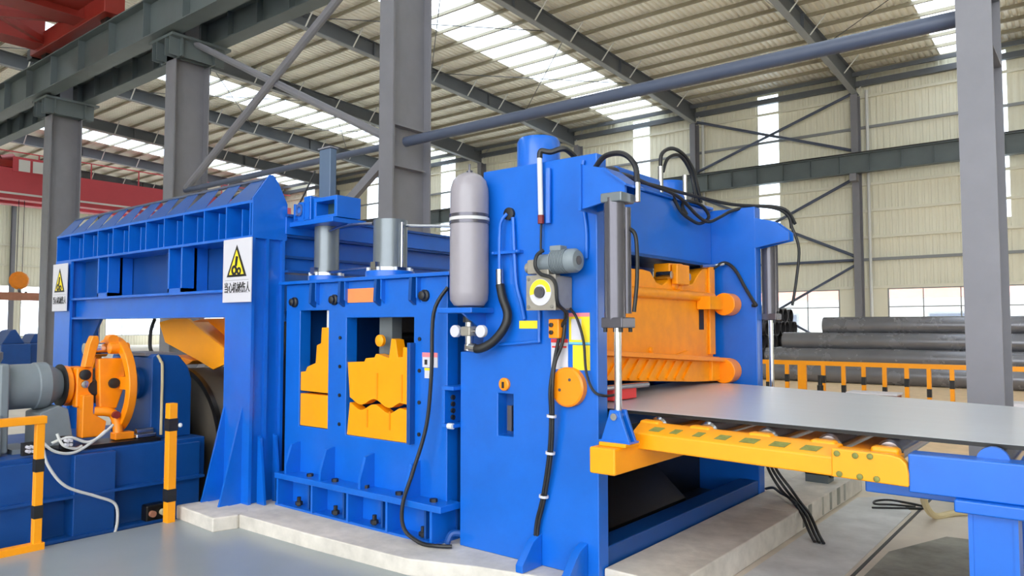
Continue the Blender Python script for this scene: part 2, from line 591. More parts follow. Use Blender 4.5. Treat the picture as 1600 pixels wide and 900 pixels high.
for a, b in ((2, 3), (4, 5), (6, 7)):
    x0, x1 = RAFX[a], RAFX[b]
    for ya, yb in ((10, 17), (17, 24), (24, 31)):
        for p, q in (((x0, ya), (x1, yb)), ((x1, ya), (x0, yb))):
            MB().tube([(p[0], p[1], deck_z(p[1]) - .45), (q[0], q[1], deck_z(q[1]) - .45)], .018, 6).build('brace_rod', RAFTER, ce)

# columns of the far wall
def hcol(name, x0, x1, y0, y1, z1, label, material, z0=0, t=.03):
    o = thing(name, label, 'column', ((x0 + x1) / 2, (y0 + y1) / 2, z0), kind='thing')
    g = MB().box(x0, x1, y0, y0 + t, z0, z1).box(x0, x1, y1 - t, y1, z0, z1)
    xm = (x0 + x1) / 2
    g.box(xm - .012, xm + .012, y0 + t, y1 - t, z0, z1)
    g.build('shaft', material, o)
    MB().box(x0 - .12, x1 + .12, y0 - .1, y1 + .1, z0, z0 + .04).build('base_plate', material, o)
    return o
WL = ['grey wall column with a white downpipe beside the stacked pipes', 'grey wall column standing behind the press crossbeam hoses', 'grey wall column behind the blue press cylinder housing', 'slim grey wall column behind the lilac gas bottle']
for i, x in enumerate(WCOLX):
    if i < 2:
        continue
    if i == 2:
        lb = 'grey wall column hidden by the big column at the plate end'
    elif i <= 6:
        lb = WL[i - 3]
    else:
        lb = 'distant grey wall column beyond the portal frame'
    o = hcol('wall_column', x - .15, x + .15, HALL_Y - .65, HALL_Y - .15, deck_z(HALL_Y) - 1.15, lb, GREYST)
    if i > 6:
        o['group'] = 'distant wall columns'
g = MB().tube([(-8.15, 35.74, .05), (-8.15, 35.74, 12.4)], .07, 10).build('downpipe', WHITE)
tag(g, 'white rainwater downpipe on the cream wall behind the pipe stacks', 'pipe')
g = MB().tube([(-16.0, 35.74, .05), (-16.0, 35.74, 12.4)], .07, 10).build('downpipe', WHITE)
tag(g, 'white rainwater downpipe on the cream wall above the press hoses', 'pipe')
def xbrace(name, label, p, q, r_, s_, rad, material=PIPEGR):
    o = thing(name, label, 'brace', p)
    MB().tube([p, q], rad, 8).build('diagonal', material, o)
    MB().tube([r_, s_], rad, 8).build('diagonal', material, o)
    return o
yb = HALL_Y - .4
xbrace('cross_brace', 'crossed dark braces on the cream wall above the wall crane beam', (-8.75, yb, 12.3), (-16.25, yb, 9.7), (-8.75, yb, 9.7), (-16.25, yb, 12.3), .07)
xbrace('cross_brace', 'crossed dark braces on the cream wall under the wall crane beam', (-8.75, yb, 8.4), (-16.25, yb, 4.9), (-8.75, yb, 4.9), (-16.25, yb, 8.4), .07)
xbrace('cross_brace', 'crossed dark braces low on the cream wall behind open pipe ends', (-8.75, yb, 4.5), (-16.25, yb, .3), (-8.75, yb, .3), (-16.25, yb, 4.5), .06)
tag(MB().tube([(-8.75, yb, 4.72), (-16.25, yb, 4.72)], .06, 8).build('wall_strut', PIPEGR), 'thin dark horizontal strut between the braced wall columns', 'strut')

# crane runway beam along the far wall
def runway(name, label, x0, x1, y, z0, z1, w, material, pitch):
    o = thing(name, label, 'beam', (x0, y, z0), kind='thing')
    MB().ibeam((x0, y, (z0 + z1) / 2), (x1, y, (z0 + z1) / 2), w, z1 - z0, .03, .016).build('girder', material, o)
    MB().box(x0, x1, y - .04, y + .04, z1, z1 + .09).build('rail', BLACKST, o)
    s = None
    x = x0 + .3
    while x < x1:
        if s is None:
            s = MB().box(x - .01, x + .01, y - w * .42, y + w * .42, z0 + .03, z1 - .03).build('stiffener', material, o)
            xs0 = x
        else:
            copy_part(s, o, (x - xs0, 0, 0))
        x += pitch
    return o
WRB = runway('crane_beam', 'long grey crane runway beam along the cream wall', END_X, OPEN_X, 35.1, 8.55, 9.4, .36, GREYGR, 1.25)
for x in WCOLX[3:]:
    MB().box(x - .14, x + .14, 34.9, HALL_Y - .66, 8.2, 8.53).build('bracket', GREYST, WRB)

# columns of the near row
hcol('steel_column', -1.07, -.77, 8.3, 9.12, deck_z(8.6) - .9, 'big grey steel column rising behind the steel plate on the conveyor', GREYST)
hcol('steel_column', -9.54, -9.2, 8.3, 9.2, deck_z(8.6) - .9, 'big grey steel column rising behind the twin grey cylinders', GREYST)
hcol('steel_column', -17.06, -16.62, 8.3, 9.15, 8.4, 'grey steel column behind the portal carrying the crane girders', GREYST)
hcol('steel_column', -24.42, -23.92, 8.3, 9.15, 8.4, 'grey steel column beside the small portal warning sign', GREYST)
for nm, x in (('upper', -16.84), ('upper', -24.17)):
    pass
COLS = [o for o in bpy.data.objects if o.name.startswith('steel_column')]
for o in COLS[2:]:
    x = o.location.x
    MB().box(x - .15, x + .15, 8.55, 8.9, 8.4, deck_z(8.6) - .9).build('upper_shaft', GREYST, o)
    g = MB()
    for yy in (8.32, 9.13):
        g.box(x - .5, x + .5, yy - .02, yy + .02, 7.95, 8.4)
    g.box(x - .55, x + .55, 8.05, 9.5, 8.36, 8.42)
    for dx in (-.4, -.2, .2, .4):
        g.box(x + dx - .012, x + dx + .012, 8.06, 9.4, 7.95, 8.36)
    g.build('corbel', GREYGR, o)
for o in COLS[:2]:
    x = o.location.x
    MB().box(x - .14, x + .14, 8.34, 8.38, 4.4, 5.2).build('gusset', GREYST, o)
    for z in (4.45, 5.15):
        MB().box(x - .15, x + .15, 8.34, 9.1, z - .012, z + .012).build('stiffener', GREYST, o)
runway('crane_girder', 'heavy grey-green crane girder under the dark red crane', -40, -11.9, 8.12, 8.48, 9.42, .42, GREYGR, 1.85)
runway('crane_girder', 'grey-green crane girder on the hall side of the row columns', -40, -11.9, 9.2, 8.42, 9.1, .36, GREYGR, 1.2)
tag(MB().tube([(-9.2, 8.6, 4.88), (-1.0, 8.6, 4.87)], .085, 12).build('tie_pipe', PIPEGR), 'long blue-grey tie pipe crossing above the press between columns', 'pipe')
tag(MB().tube([(-16.6, 8.6, 4.9), (-9.5, 8.6, 4.88)], .06, 12).build('tie_pipe', PIPEGR), 'grey tie pipe between columns above the blue platform', 'pipe')
o = thing('cross_brace', 'crossed grey pipe braces between columns above the blue portal', 'brace', (-13, 8.6, 4.9))
MB().tube([(-16.55, 8.6, 4.95), (-9.55, 8.6, 8.7)], .085, 10).build('diagonal', GREYST, o)
MB().tube([(-16.55, 8.7, 8.4), (-9.55, 8.7, 4.95)], .075, 10).build('diagonal', GREYST, o)
o = thing('cross_brace', 'grey flat braces between columns behind the grey twin cylinders', 'brace', (-13, 8.6, 0))
MB().bar((-9.55, 8.6, 4.75), (-16.55, 8.6, .3), .1, .16).build('diagonal', GREYST, o)

# ---- dark red overhead crane on the near girder
cr = thing('overhead_crane', 'dark red overhead crane end seen from below on its girder', 'crane', (-21.5, 8.1, 9.5))
MB().box(-24.4, -19.4, 7.85, 8.35, 9.66, 10.15).build('end_carriage', RED, cr, .02)
for x in (-23.9, -19.9):
    MB().cyl((x, 8.04, 9.70), (x, 8.20, 9.70), .19, 20).build('wheel', BLACKST, cr)
for x0 in (-24.0, -21.2):
    MB().box(x0, x0 + .6, -6.5, 7.9, 9.8, 10.75).build('main_girder', RED, cr, .02)
    MB().box(x0 - .06, x0 + .66, -6.5, 7.9, 9.76, 9.8).build('bottom_flange', RED, cr)
MB().box(-20.6, -19.5, -6.5, 7.7, 9.95, 10.0).build('walkway', RED, cr)
MB().bar((-23.4, 7.8, 9.9), (-21.2, 5.0, 9.9), .14, .18).build('bracing', RED, cr)
MB().bar((-21.2, 7.8, 9.9), (-23.4, 5.0, 9.9), .14, .18).build('bracing', RED, cr)
MB().bar((-23.4, 4.9, 9.9), (-21.2, 4.9, 9.9), .14, .18).build('bracing', RED, cr)
for k in range(7):
    y = 7.6 - k * 1.2
    MB().box(-19.55, -19.5, y - .025, y + .025, 10.0, 11.0).build('railing_post', RED, cr)
for z in (10.5, 11.0):
    MB().box(-19.55, -19.5, -6.5, 7.65, z - .025, z + .025).build('railing', RED, cr)
MB().box(-24.8, -24.4, 7.9, 8.3, 9.62, 9.95).build('buffer', BLACKST, cr, .03)

# ---- red crane far down the hall, haze mixed into its colour
cf = thing('bridge_crane', 'long red bridge crane spanning the hall beyond the portal', 'crane', (-51, 22, 9.3))
for x in (-51, -53.2):
    MB().box(x - .3, x + .3, 9.2, 35.0, 9.42, 11.2).build('main_girder', RED_HAZED, cf)
    MB().box(x - .42, x + .42, 9.2, 35.0, 9.34, 9.42).build('bottom_flange', RED_HAZED, cf)
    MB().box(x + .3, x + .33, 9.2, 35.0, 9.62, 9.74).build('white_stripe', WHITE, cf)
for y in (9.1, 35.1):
    MB().box(-54, -50.2, y - .25, y + .25, 9.5, 10.1).build('end_carriage', RED_HAZED, cf)
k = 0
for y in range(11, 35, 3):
    MB().box(-50.72, -50.66, y - .03, y + .03, 11.2, 12.2).build('railing_post', RED_HAZED, cf)
MB().box(-50.72, -50.66, 10, 34.9, 12.16, 12.22).build('railing', RED_HAZED, cf)
# trolley with pale panels on the near part
MB().box(-53, -51, 14.8, 18.2, 11.3, 11.7).build('trolley', RED, cf)
for y0, y1 in ((15.9, 16.5), (16.65, 17.3), (17.6, 18.9)):
    MB().box(-50.62, -50.58, y0, y1, 11.05, 11.75).build('pale_panel', WHITE, cf)
MB().box(-50.67, -50.62, 15.6, 19.2, 11.0, 11.9).build('panel_board', RED_HAZED, cf)
for p in ((-51.4, 15.2), (-51.4, 17.4), (-52.4, 16.4)):
    MB().cyl((p[0], p[1], 11.7), (p[0], p[1] + .7, 11.9), .3, 12).build('hoist_drum', MAROON, cf)
# hook block hanging far down the hall
hk = thing('hook_block', 'orange crane hook block hanging beyond the grey column', 'hook', (-50.85, 16.2, 3.6))
MB().lathe([(.1, -.22), (.42, -.2), (.55, 0), (.42, .2), (.1, .22)], (-50.85, 16.2, 4.5), (1, 0, 0), 12).build('sheave_housing', ORANGE, hk)
MB().tube([(-50.85, 16.2, 4.1), (-50.85, 16.25, 3.8), (-50.85, 16.5, 3.6), (-50.85, 16.6, 3.85)], .07, 8).build('hook', DARKST, hk)
for d in (-.15, .15):
    MB().tube([(-50.85, 16.2 + d, 4.9), (-50.85, 16.2 + d, 9.34)], .02, 5).build('rope', DARKST, hk)
o = thing('rusty_gantry', 'low rusty gantry beam far beyond the grey gearmotor', 'beam', (-44, 12.5, 0), kind='thing')
MB().box(-44.2, -43.8, 9.5, 17, 3.1, 3.5).build('crossbeam', RUST, o)
MB().box(-44.15, -43.85, 9.6, 9.9, 0, 3.1).build('leg', RUST, o)
MB().box(-44.15, -43.85, 16.6, 16.9, 0, 3.1).build('leg', RUST, o)

# ---- pipe stacks, barrier and box on the far floor
random.seed(3)
RP = .285
def stock_pipe(x0, x1, y, z, label, group, material=PIPEM, r=RP, me=None):
    o = MB().lathe([(r, 0), (r, x1 - x0), (r - .02, x1 - x0), (r - .02, 0)], (x0, y, z), (1, 0, 0), 28, True).build('steel_pipe', material)
    return tag(o, label, 'pipe', group)
base_y = 24.4
ends = [-9.1, -8.87, -8.4, -7.2]
nm = ['lowest grey pipe of the long stack, partly behind the yellow barrier', 'second grey pipe from the floor in the long stack', 'third grey pipe from the floor in the long stack', 'topmost grey pipe lying on the long stack']
for k in range(4):
    for j in range(4 - k):
        lb = nm[k] if j == 0 else 'grey steel pipe tucked behind the front of the long stack'
        stock_pipe(ends[k] + (0 if j == 0 else -.15 * j + .3), 3.4 + .1 * k, base_y + RP * k + j * 2 * RP + .004 * j, RP + k * RP * 1.735, lb, None if j == 0 else 'pipes behind the long stack front')
rr = .27
pr = None
ORD = ['foremost', 'second', 'third', 'fourth', 'fifth', 'sixth', 'seventh', 'eighth', 'ninth', 'rearmost']
for k in range(5):
    for j in range(10 - k):
        y, z = 25.2 + rr * k + j * 2 * rr, rr + k * rr * 1.74
        lbl = '%s open pipe end in the %s row of the dark stack' % (ORD[j], ('bottom', 'second lowest', 'middle', 'second highest', 'top')[k])
        if pr is None:
            pr = stock_pipe(-15.4, -9.4, y, z, lbl, 'pipes with open ends', PIPEDK, rr - .006)
            pr0 = (y, z)
        else:
            c = pr.copy(); COL.objects.link(c)
            c['label'] = lbl
            c.location = pr.location + Vector((random.uniform(-.1, .1), y - pr0[0], z - pr0[1]))
fence = thing('safety_barrier', 'low yellow and black barrier before the pipe stacks', 'barrier', (-3, 14.3, 0))
MB().box(-6.9, .6, 14.27, 14.33, 1.03, 1.11).build('top_rail', YELLOW, fence)
posts = [-6.3, -5.9, -5.52, -5.13, -4.77, -4.49, -4.11, -3.76, -3.42, -3.08, -2.73, -2.39, -2.05, -1.7, -1.35, -1.0, -.6]
for i, x in enumerate(posts):
    w = .075 if x == -4.49 else .032
    p = MB().box(x - w, x + w, 14.27, 14.33, 0, 1.03).build('post', YELLOW, fence)
    if i % 2 or True:
        zb = .62 if i % 2 else .78
        if w < .05:
            MB().box(x - w - .003, x + w + .003, 14.266, 14.334, zb - .07, zb + .07).build('black_band', BLACK, p)
o = thing('storage_box', 'maroon box with a pale lid before the yellow barrier', 'box', (-3.05, 13.4, 0))
MB().box(-3.42, -2.68, 13.2, 13.6, .15, .63).build('body', MAROON, o, .01)
MB().box(-3.44, -2.66, 13.18, 13.62, .63, .665).build('lid', WLABEL, o, .01)
for z in (.40, .46):
    MB().box(-3.10, -3.0, 13.196, 13.2, z, z + .025).build('label_strip', WLABEL, o)
for x in (-3.36, -2.78):
    MB().box(x, x + .08, 13.24, 13.56, 0, .15).build('foot', BLACK, o)
o = thing('storage_box', 'second maroon box half hidden beside the big column', 'box', (-1.2, 13.4, 0))
MB().box(-1.35, -.55, 13.2, 13.6, .1, .5).build('body', MAROON, o, .01)
MB().box(-1.37, -.53, 13.18, 13.62, .5, .62).build('lid', WLABEL, o, .01)
o = thing('valve', 'small black valve standing on the floor by the barrier', 'valve', (-3.85, 13.2, 0))
MB().cyl((-3.85, 13.2, 0), (-3.85, 13.2, .75), .05, 12).build('stem', BLACK, o)
MB().box(-4.15, -3.78, 13.14, 13.26, .58, .66).build('outlet', BLACK, o, .02)
MB().cyl((-3.85, 13.2, .75), (-3.85, 13.2, .92), .035, 10).build('handle', BLACK, o)
for i, (x, y, s) in enumerate(((-30, 9.3, 1), (-30.5, 10.2, .7))):
    o = thing('blue_machine', ('small blue machine on the far floor beyond the gearmotor', 'lesser blue machine on the far floor by the window')[i], 'machine', (x, y, 0))
    MB().box(x - .8, x + .8, y - .45 * s, y + .45 * s, 0, 1.15).build('body', BLUE_SHADE, o, .04)
    MB().prism([(y - .35 * s, 1.15), (y + .35 * s, 1.15), (y + .05, 1.15 + .5 * s), (y - .1, 1.15 + .45 * s)], 'x', x - .5, x + .5).build('hood', BLUE_SHADE, o, .03)

# ================================================================== PRESS
pz = .12
press = thing('plate_shear', 'big blue plate shear with orange ram and lilac gas bottle', 'machine', (-3.2, 5.6, pz))
YN = 4.15     # outer face of the near side frame
def side_plate(y0, y1, slot):
    xs = [-3.825, -3.60, -3.455, -3.315, -2.605]
    zs = [.12, .967, 1.268, 1.56, 2.90]
    def solid(i, j):
        if j == 3 and i == 0: return False
        if slot and i == 2 and j == 1: return False
        return True
    return MB().grid(xs, zs, solid, 'y', y0, y1)
side_plate(YN, YN + .12, True).build('side_frame', BLUE, press, .008)
side_plate(6.98, 7.12, False).build('side_frame', BLUE, press, .008)
MB().box(-3.47, -3.30, YN + .1, YN + .2, .95, 1.28).build('slot_backing', BLUE_SHADE, press)
MB().box(-3.40, -3.36, YN + .04, YN + .1, 1.0, 1.18).build('slot_latch', DARKST, press)
# raised edge along the upper part of the near frame
MB().box(-3.55, -3.05, 4.27, 6.98, 2.36, 2.90).build('crossbeam', BLUE, press, .012)
MB().box(-3.62, -3.02, 4.27, 6.98, 2.90, 2.93).build('top_flange', BLUE, press, .008)
MB().box(-3.58, -3.02, 4.27, 6.98, 2.335, 2.36).build('bottom_flange', BLUE_SHADE, press)
MB().box(-3.8, -3.7, 4.27, 6.98, .12, 2.36).build('rear_wall', BLUE_SHADE, press)
MB().box(-3.7, -3.2, 4.27, 6.98, .12, .98).build('lower_bed', BLACKST, press, .01)
MB().box(-2.80, -2.615, 4.27, 6.98, .12, .30).build('sill_beam', BLUE_SHADE, press, .01)
MB().prism([(-3.2, .58), (-3.2, .62), (-2.84, .30), (-2.84, .26)], 'y', 4.3, 5.9).build('scrap_chute', BLACKST, press)
MB().box(-3.2, -2.8, 4.3, 6.95, .13, .16).build('chute_floor', BLACKST, press)
# cylinder housing on top
MB().lathe([(.165, 0), (.165, .30), (.15, .33), (.0, .33)], (-3.36, 4.52, 2.85), (0, 0, 1), 40).build('cylinder_housing', BLUE, press)
MB().lathe([(.165, 0), (.165, .30), (.15, .33), (.0, .33)], (-3.36, 6.7, 2.85), (0, 0, 1), 40).build('cylinder_housing', BLUE, press)
MB().box(-3.5, -3.1, 5.25, 6.0, 2.93, 3.07).build('valve_block', BLUE, press, .015)
MB().box(-3.35, -3.1, 6.15, 6.5, 2.93, 3.0).build('valve_block', BLUE, press, .015)
for y in (6.05, 6.55):
    MB().cyl((-3.12, y, 2.9), (-3.12, y, 3.2), .025, 12).build('fitting', STEEL, press)
MB().lathe([(.045, 0), (.045, .025), (.03, .03)], (-3.34, YN, 2.56), (0, -1, 0), 20).build('port', BLACK, press)
MB().lathe([(.132, 0), (.132, .045), (.12, .055)], (-2.822, YN, 1.346), (0, -1, 0), 40).build('pivot_cap', ORANGE, press)
for dx, dz in ((.03, .05), (-.05, -.02)):
    MB().cyl((-2.822 + dx, YN - .054, 1.346 + dz), (-2.822 + dx, YN - .058, 1.346 + dz), .011, 10).build('pivot_screw', DARKST, press)
MB().lathe([(.046, 0), (.046, .02), (.036, .028)], (-3.385, YN, 1.336), (0, -1, 0), 24).build('pin_cap', ORANGE, press)
MB().box(-3.395, -3.375, YN - .032, YN - .027, 1.31, 1.355).build('pin_key', BLACK, press)
# painted tubes on the side face
for pts, r in (([(-3.40, 4.10, 2.09), (-3.40, 4.10, 2.38), (-3.385, 4.10, 2.5), (-3.345, 4.12, 2.56)], .013),
               ([(-3.30, 4.13, 2.53), (-3.285, 4.125, 2.3), (-3.265, 4.125, 2.05), (-3.22, 4.13, 1.9), (-3.20, 4.135, 1.8)], .014),
               ([(-2.985, 4.13, 2.84), (-2.985, 4.125, 2.46)], .02),
               ([(-3.07, 4.13, 2.08), (-3.07, 4.13, 1.68), (-3.10, 4.13, 1.645), (-3.42, 4.13, 1.62)], .012),
               ([(-2.70, 4.135, 2.86), (-2.72, 4.135, 2.7), (-2.68, 4.135, 2.4), (-2.68, 4.135, 2.2)], .012)):
    MB().tube(pts, r, 10).build('oil_tube', BLUE, press)
MB().box(-3.48, -3.22, 4.10, 4.15, 2.27, 2.29).build('tube_clamp', BLUE, press)
for dx in (-3.46, -3.24):
    MB().ball((dx, 4.1, 2.28), .014, 10).build('clamp_bolt', BLUE, press)
# feet
for x in (-3.09, -2.72):
    MB().prism([(YN, .34), (YN, .12), (YN - .22, .12), (YN - .22, .17), (YN - .10, .30)], 'x', x - .03, x + .03).build('foot_lug', BLUE, press, .006)
MB().tube([(-3.84, 4.17, .2), (-3.88, 4.12, .2), (-3.9, 4.09, .13)], .025, 8).build('lifting_hook', BLUE_SHADE, press)
# gusset carrying the lift cylinder, near and far side
def gusset(y):
    MB().prism([(-2.61, 2.79), (-2.61, 2.50), (-2.29, 2.555), (-2.29, 2.63), (-2.42, 2.74)], 'y', y - .012, y + .012).build('cylinder_gusset', BLUE, press)
for y in (3.98, 4.155, 6.99, 7.11):
    gusset(y)
MB().prism([(-2.44, 2.735), (-2.27, 2.61), (-2.27, 2.625), (-2.44, 2.75)], 'y', 3.95, 4.18).build('gusset_cover', BLUE, press)
MB().box(-2.62, -2.60, 3.95, 4.16, 2.49, 2.79).build('gusset_flange', BLUE, press)
# labels on the side face
def label_plate(x0, x1, z0, z1, material, name='label'):
    return MB().box(x0, x1, YN - .004, YN + .001, z0, z1).build(name, material, press)
L = label_plate(-3.255, -3.095, 1.735, 1.79, YLABEL, 'yellow_label')
L = label_plate(-2.83, -2.665, 1.63, 1.84, YLABEL, 'notice_label')
MB().box(-2.81, -2.73, YN - .006, YN - .004, 1.66, 1.80).build('white_field', WLABEL, L)
MB().box(-2.83, -2.665, YN - .006, YN - .004, 1.815, 1.84).build('red_field', PINKL, L)
MB().box(-2.83, -2.665, YN - .006, YN - .004, 1.63, 1.645).build('cyan_field', CLABEL, L)
L = label_plate(-2.80, -2.665, 1.46, 1.625, YLABEL, 'notice_label')
L = label_plate(-2.978, -2.84, 1.46, 1.665, WLABEL, 'notice_label')
MB().box(-2.978, -2.84, YN - .006, YN - .004, 1.64, 1.665).build('red_field', RLABEL, L)
MB().box(-2.97, -2.85, YN - .006, YN - .004, 1.605, 1.617).build('red_line', RLABEL, L)
MB().box(-2.90, -2.84, YN - .006, YN - .004, 1.46, 1.475).build('cyan_field', CLABEL, L)

# orange ram
ram = thing('shear_ram', 'orange cast shear ram hanging inside the blue shear frame', 'ram', (-3.0, 5.6, 1.25))
def rake(y):
    return 1.56 - (y - 4.6) * .058
prof = [(4.30, rake(4.3)), (4.30, 2.2), (5.50, 2.225), (5.62, 2.215), (5.72, 2.13), (5.82, 2.11), (5.92, 2.14), (5.97, 2.20), (5.97, 2.31),
        (6.24, 2.32), (6.26, 2.19), (6.34, 2.13), (6.45, 2.15), (6.56, 2.24), (6.66, 2.30), (6.86, 2.325), (6.88, 2.0), (6.88, rake(6.88))]
MB().prism(prof, 'x', -3.16, -3.0).build('ram_body', CASTOR, ram, .012)
MB().box(-3.0, -2.975, 6.76, 6.88, 1.48, 2.33).build('edge_plate', CASTOR, ram, .006)
MB().cyl((-2.99, 4.3, 2.03), (-2.99, 6.84, 2.03), .045, 20).build('upper_rib', CASTOR, ram)
MB().cyl((-2.855, 6.80, 1.962), (-2.855, 6.975, 1.962), .108, 32).build('guide_roller', ORANGE, ram, .008)
MB().cyl((-2.872, 6.80, 1.325), (-2.872, 6.975, 1.325), .117, 32).build('guide_roller', ORANGE, ram, .008)
MB().box(-2.99, -2.86, 6.5, 6.85, 1.91, 2.03).build('roller_arm', CASTOR, ram)
MB().box(-2.99, -2.86, 6.82, 6.9, 1.28, 1.40).build('roller_arm', CASTOR, ram)
MB().prism([(4.3, rake(4.3) - .02), (4.3, rake(4.3) + .02), (6.93, rake(6.93) + .02), (6.93, rake(6.93) - .02)], 'x', -3.0, -2.84).build('lower_flange', ORANGE, ram, .006)
MB().prism([(4.3, rake(4.3) - .02), (6.88, rake(6.88) - .02), (6.88, 1.225), (6.3, 1.25), (4.3, rake(4.3) - .2)], 'x', -3.1, -2.93).build('blade_holder', CASTOR, ram, .006)
for k in range(11):
    y = 4.45 + k * .16
    MB().bar((-2.925, y, rake(y) - .19), (-2.925, y + .17, rake(y) - .05), .022, .028, (1, 0, 0)).build('blade_rib', CASTOR, ram)
MB().box(-3.0, -2.9, 6.62, 6.8, 1.24, 1.46).build('end_block', CASTOR, ram, .008)
MB().box(-3.004, -2.996, 6.56, 6.66, 1.72, 1.99).build('slot', BLACK, ram)
MB().box(-3.002, -2.995, 4.78, 4.81, 2.10, 2.17).build('slot', BLACK, ram)
MB().box(-2.99, -2.93, 5.98, 6.23, 2.12, 2.30).build('clevis', CASTOR, ram, .012)
for y in (5.93, 6.28):
    MB().cyl((-3.1, y, 2.2), (-2.96, y, 2.2), .035, 14).build('clevis_pin', STEEL, ram)
for y, z, r in ((6.06, 2.12, .05), (6.16, 2.10, .045), (6.12, 2.02, .04), (5.0, 1.83, .03), (5.6, 1.55, .03)):
    MB().lathe([(r, 0), (r * .8, .02), (r * .3, .025)], (-3.0, y, z), (1, 0, 0), 16).build('casting_boss', CASTOR, ram)
for y in (4.7, 5.4, 6.05):
    MB().prism([(y, 1.50), (y + .22, 1.47), (y + .22, 1.53)], 'x', -3.0, -2.97).build('web_rib', CASTOR, ram)
MB().box(-3.1, -3.0, 5.3, 6.95, 1.6, 1.62)
lk = thing('lower_knife', 'lower knife beam of the shear under the orange blade', 'knife', (-3.0, 5, 1.1))
MB().box(-3.2, -2.92, 4.28, 6.97, .99, 1.13).build('knife_beam', BLUE_SHADE, lk, .008)
MB().box(-2.95, -2.92, 4.28, 6.97, 1.13, 1.155).build('knife_edge', STEEL, lk)
MB().cyl((-2.84, 4.3, 1.31), (-2.84, 5.25, 1.295), .02, 12).build('hold_down_rod', STEEL, lk)
MB().box(-2.92, -2.85, 4.75, 5.1, 1.2, 1.30).build('hold_down_pad', RLABEL, lk, .01)

# gas bottle on the side
gb = thing('gas_bottle', 'tall lilac-grey gas bottle strapped upright to the shear side', 'bottle', (-3.62, 4.02, 1.9))
bx, by = -3.62, 4.02
MB().lathe([(.05, 1.885), (.11, 1.90), (.138, 1.94), (.142, 2.0), (.142, 2.70), (.138, 2.76), (.122, 2.815), (.09, 2.85), (.05, 2.87), (.02, 2.875)], (bx, by, 0), (0, 0, 1), 40).build('bottle_body', BOTTLE, gb)
MB().lathe([(.022, 2.87), (.022, 2.89), (.008, 2.895), (.008, 2.94)], (bx, by, 0), (0, 0, 1), 14).build('bottle_valve', DARKST, gb)
for z, mt in ((2.555, DARKST), (2.53, WHITE), (2.505, DARKST)):
    MB().ring((bx, by, z - .012), (0, 0, 1), .147, .141, .022, 40).build('clamp_band', mt, gb)
MB().box(bx - .03, -3.55, by + .13, YN + .05, 2.50, 2.56).build('clamp_arm', BLUE, gb)
MB().box(-3.83, -3.49, 3.9, YN + .0, 1.845, 1.885).build('bottle_shelf', BLUE, gb, .008)
MB().prism([(3.9, 1.845), (YN + .0, 1.845), (YN + .0, 1.7)], 'x', -3.59, -3.57).build('shelf_gusset', BLUE, gb)
va = thing('bottle_valve_set', 'steel valve set with round gauges under the gas bottle', 'valve', (bx, by, 1.7))
MB().cyl((bx, by, 1.845), (bx, by, 1.62), .028, 16).build('valve_stem', STEEL, va)
MB().box(bx - .045, bx + .045, by - .045, by + .045, 1.68, 1.75).build('valve_body', CREAMMET, va, .01)
for sx in (-1, 1):
    MB().cyl((bx, by, 1.715), (bx + sx * .09, by, 1.715), .014, 10).build('gauge_neck', STEEL, va)
    MB().lathe([(.045, 0), (.045, .03), (.04, .035)], (bx + sx * .125, by + .01, 1.715), (0, -1, 0), 20).build('gauge', WLABEL, va)
MB().cyl((bx, by, 1.82), (bx, by, 1.78), .045, 12).build('collar', BLACK, va)
MB().cyl((bx, by, 1.62), (bx, by, 1.575), .035, 12).build('elbow', STEEL, va)
hz = thing('hydraulic_hose', 'thick black hose looping from gas bottle valve to steel fitting', 'hose', (bx, by, 1.6))
MB().tube([(bx + .02, by, 1.6), (-3.52, 4.02, 1.59), (-3.42, 4.05, 1.64), (-3.34, 4.08, 1.74), (-3.325, 4.1, 1.84), (-3.37, 4.1, 1.95), (-3.395, 4.1, 2.05)], .032, 12).build('hose', BLACK, hz)
MB().cyl((-3.397, 4.1, 2.03), (-3.40, 4.1, 2.16), .026, 12).build('hose_fitting', STEEL, hz)
MB().cyl((bx - .01, by, 1.6), (-3.55, 4.02, 1.592), .036, 12).build('hose_fitting', STEEL, hz)

# gearmotor on the side
gm = thing('worm_gearmotor', 'pale worm gearbox with small grey motor on shear side', 'motor', (-2.92, 4.0, 1.98))
MB().box(-3.03, -2.80, 3.95, YN, 1.86, 2.085).build('gearbox', CREAMMET, gm, .014)
MB().box(-3.035, -2.795, 3.94, 3.95, 1.855, 2.09).build('gearbox_flange', CREAMMET, gm, .004)
MB().ring((-2.915, 3.94, 1.975), (0, -1, 0), .088, .04, .004, 36).build('white_ring', WLABEL, gm)
MB().prism([(-2.915 + .085 * math.cos(R(a)), 1.975 + .085 * math.sin(R(a))) for a in range(0, 200, 12)] + [(-2.915 + .052 * math.cos(R(a)), 1.975 + .052 * math.sin(R(a))) for a in range(192, -12, -12)], 'y', 3.933, 3.936).build('yellow_arc', YLABEL, gm)
MB().cyl((-2.915, 3.945, 1.975), (-2.915, 3.915, 1.975), .036, 24).build('output_shaft', DARKST, gm)
for dx in (-.095, .095):
    for dz in (-.092, .092):
        MB().cyl((-2.915 + dx, 3.94, 1.972 + dz), (-2.915 + dx, 3.932, 1.972 + dz), .012, 8).build('corner_bolt', STEEL, gm)
MB().cyl((-2.98, 4.03, 2.175), (-2.86, 4.03, 2.175), .06, 20).build('motor_flange', MOTORGR, gm, .006)
g = MB()
for k in range(9):
    g.cyl((-2.865 + k * .013, 4.03, 2.18), (-2.858 + k * .013, 4.03, 2.18), .082, 28)
g.cyl((-2.87, 4.03, 2.18), (-2.745, 4.03, 2.18), .074, 28)
g.build('motor_body', MOTORGR, gm)
MB().lathe([(.08, 0), (.08, .05), (.066, .07), (.03, .073)], (-2.745, 4.03, 2.18), (1, 0, 0), 28).build('fan_cowl', MOTORGR, gm)
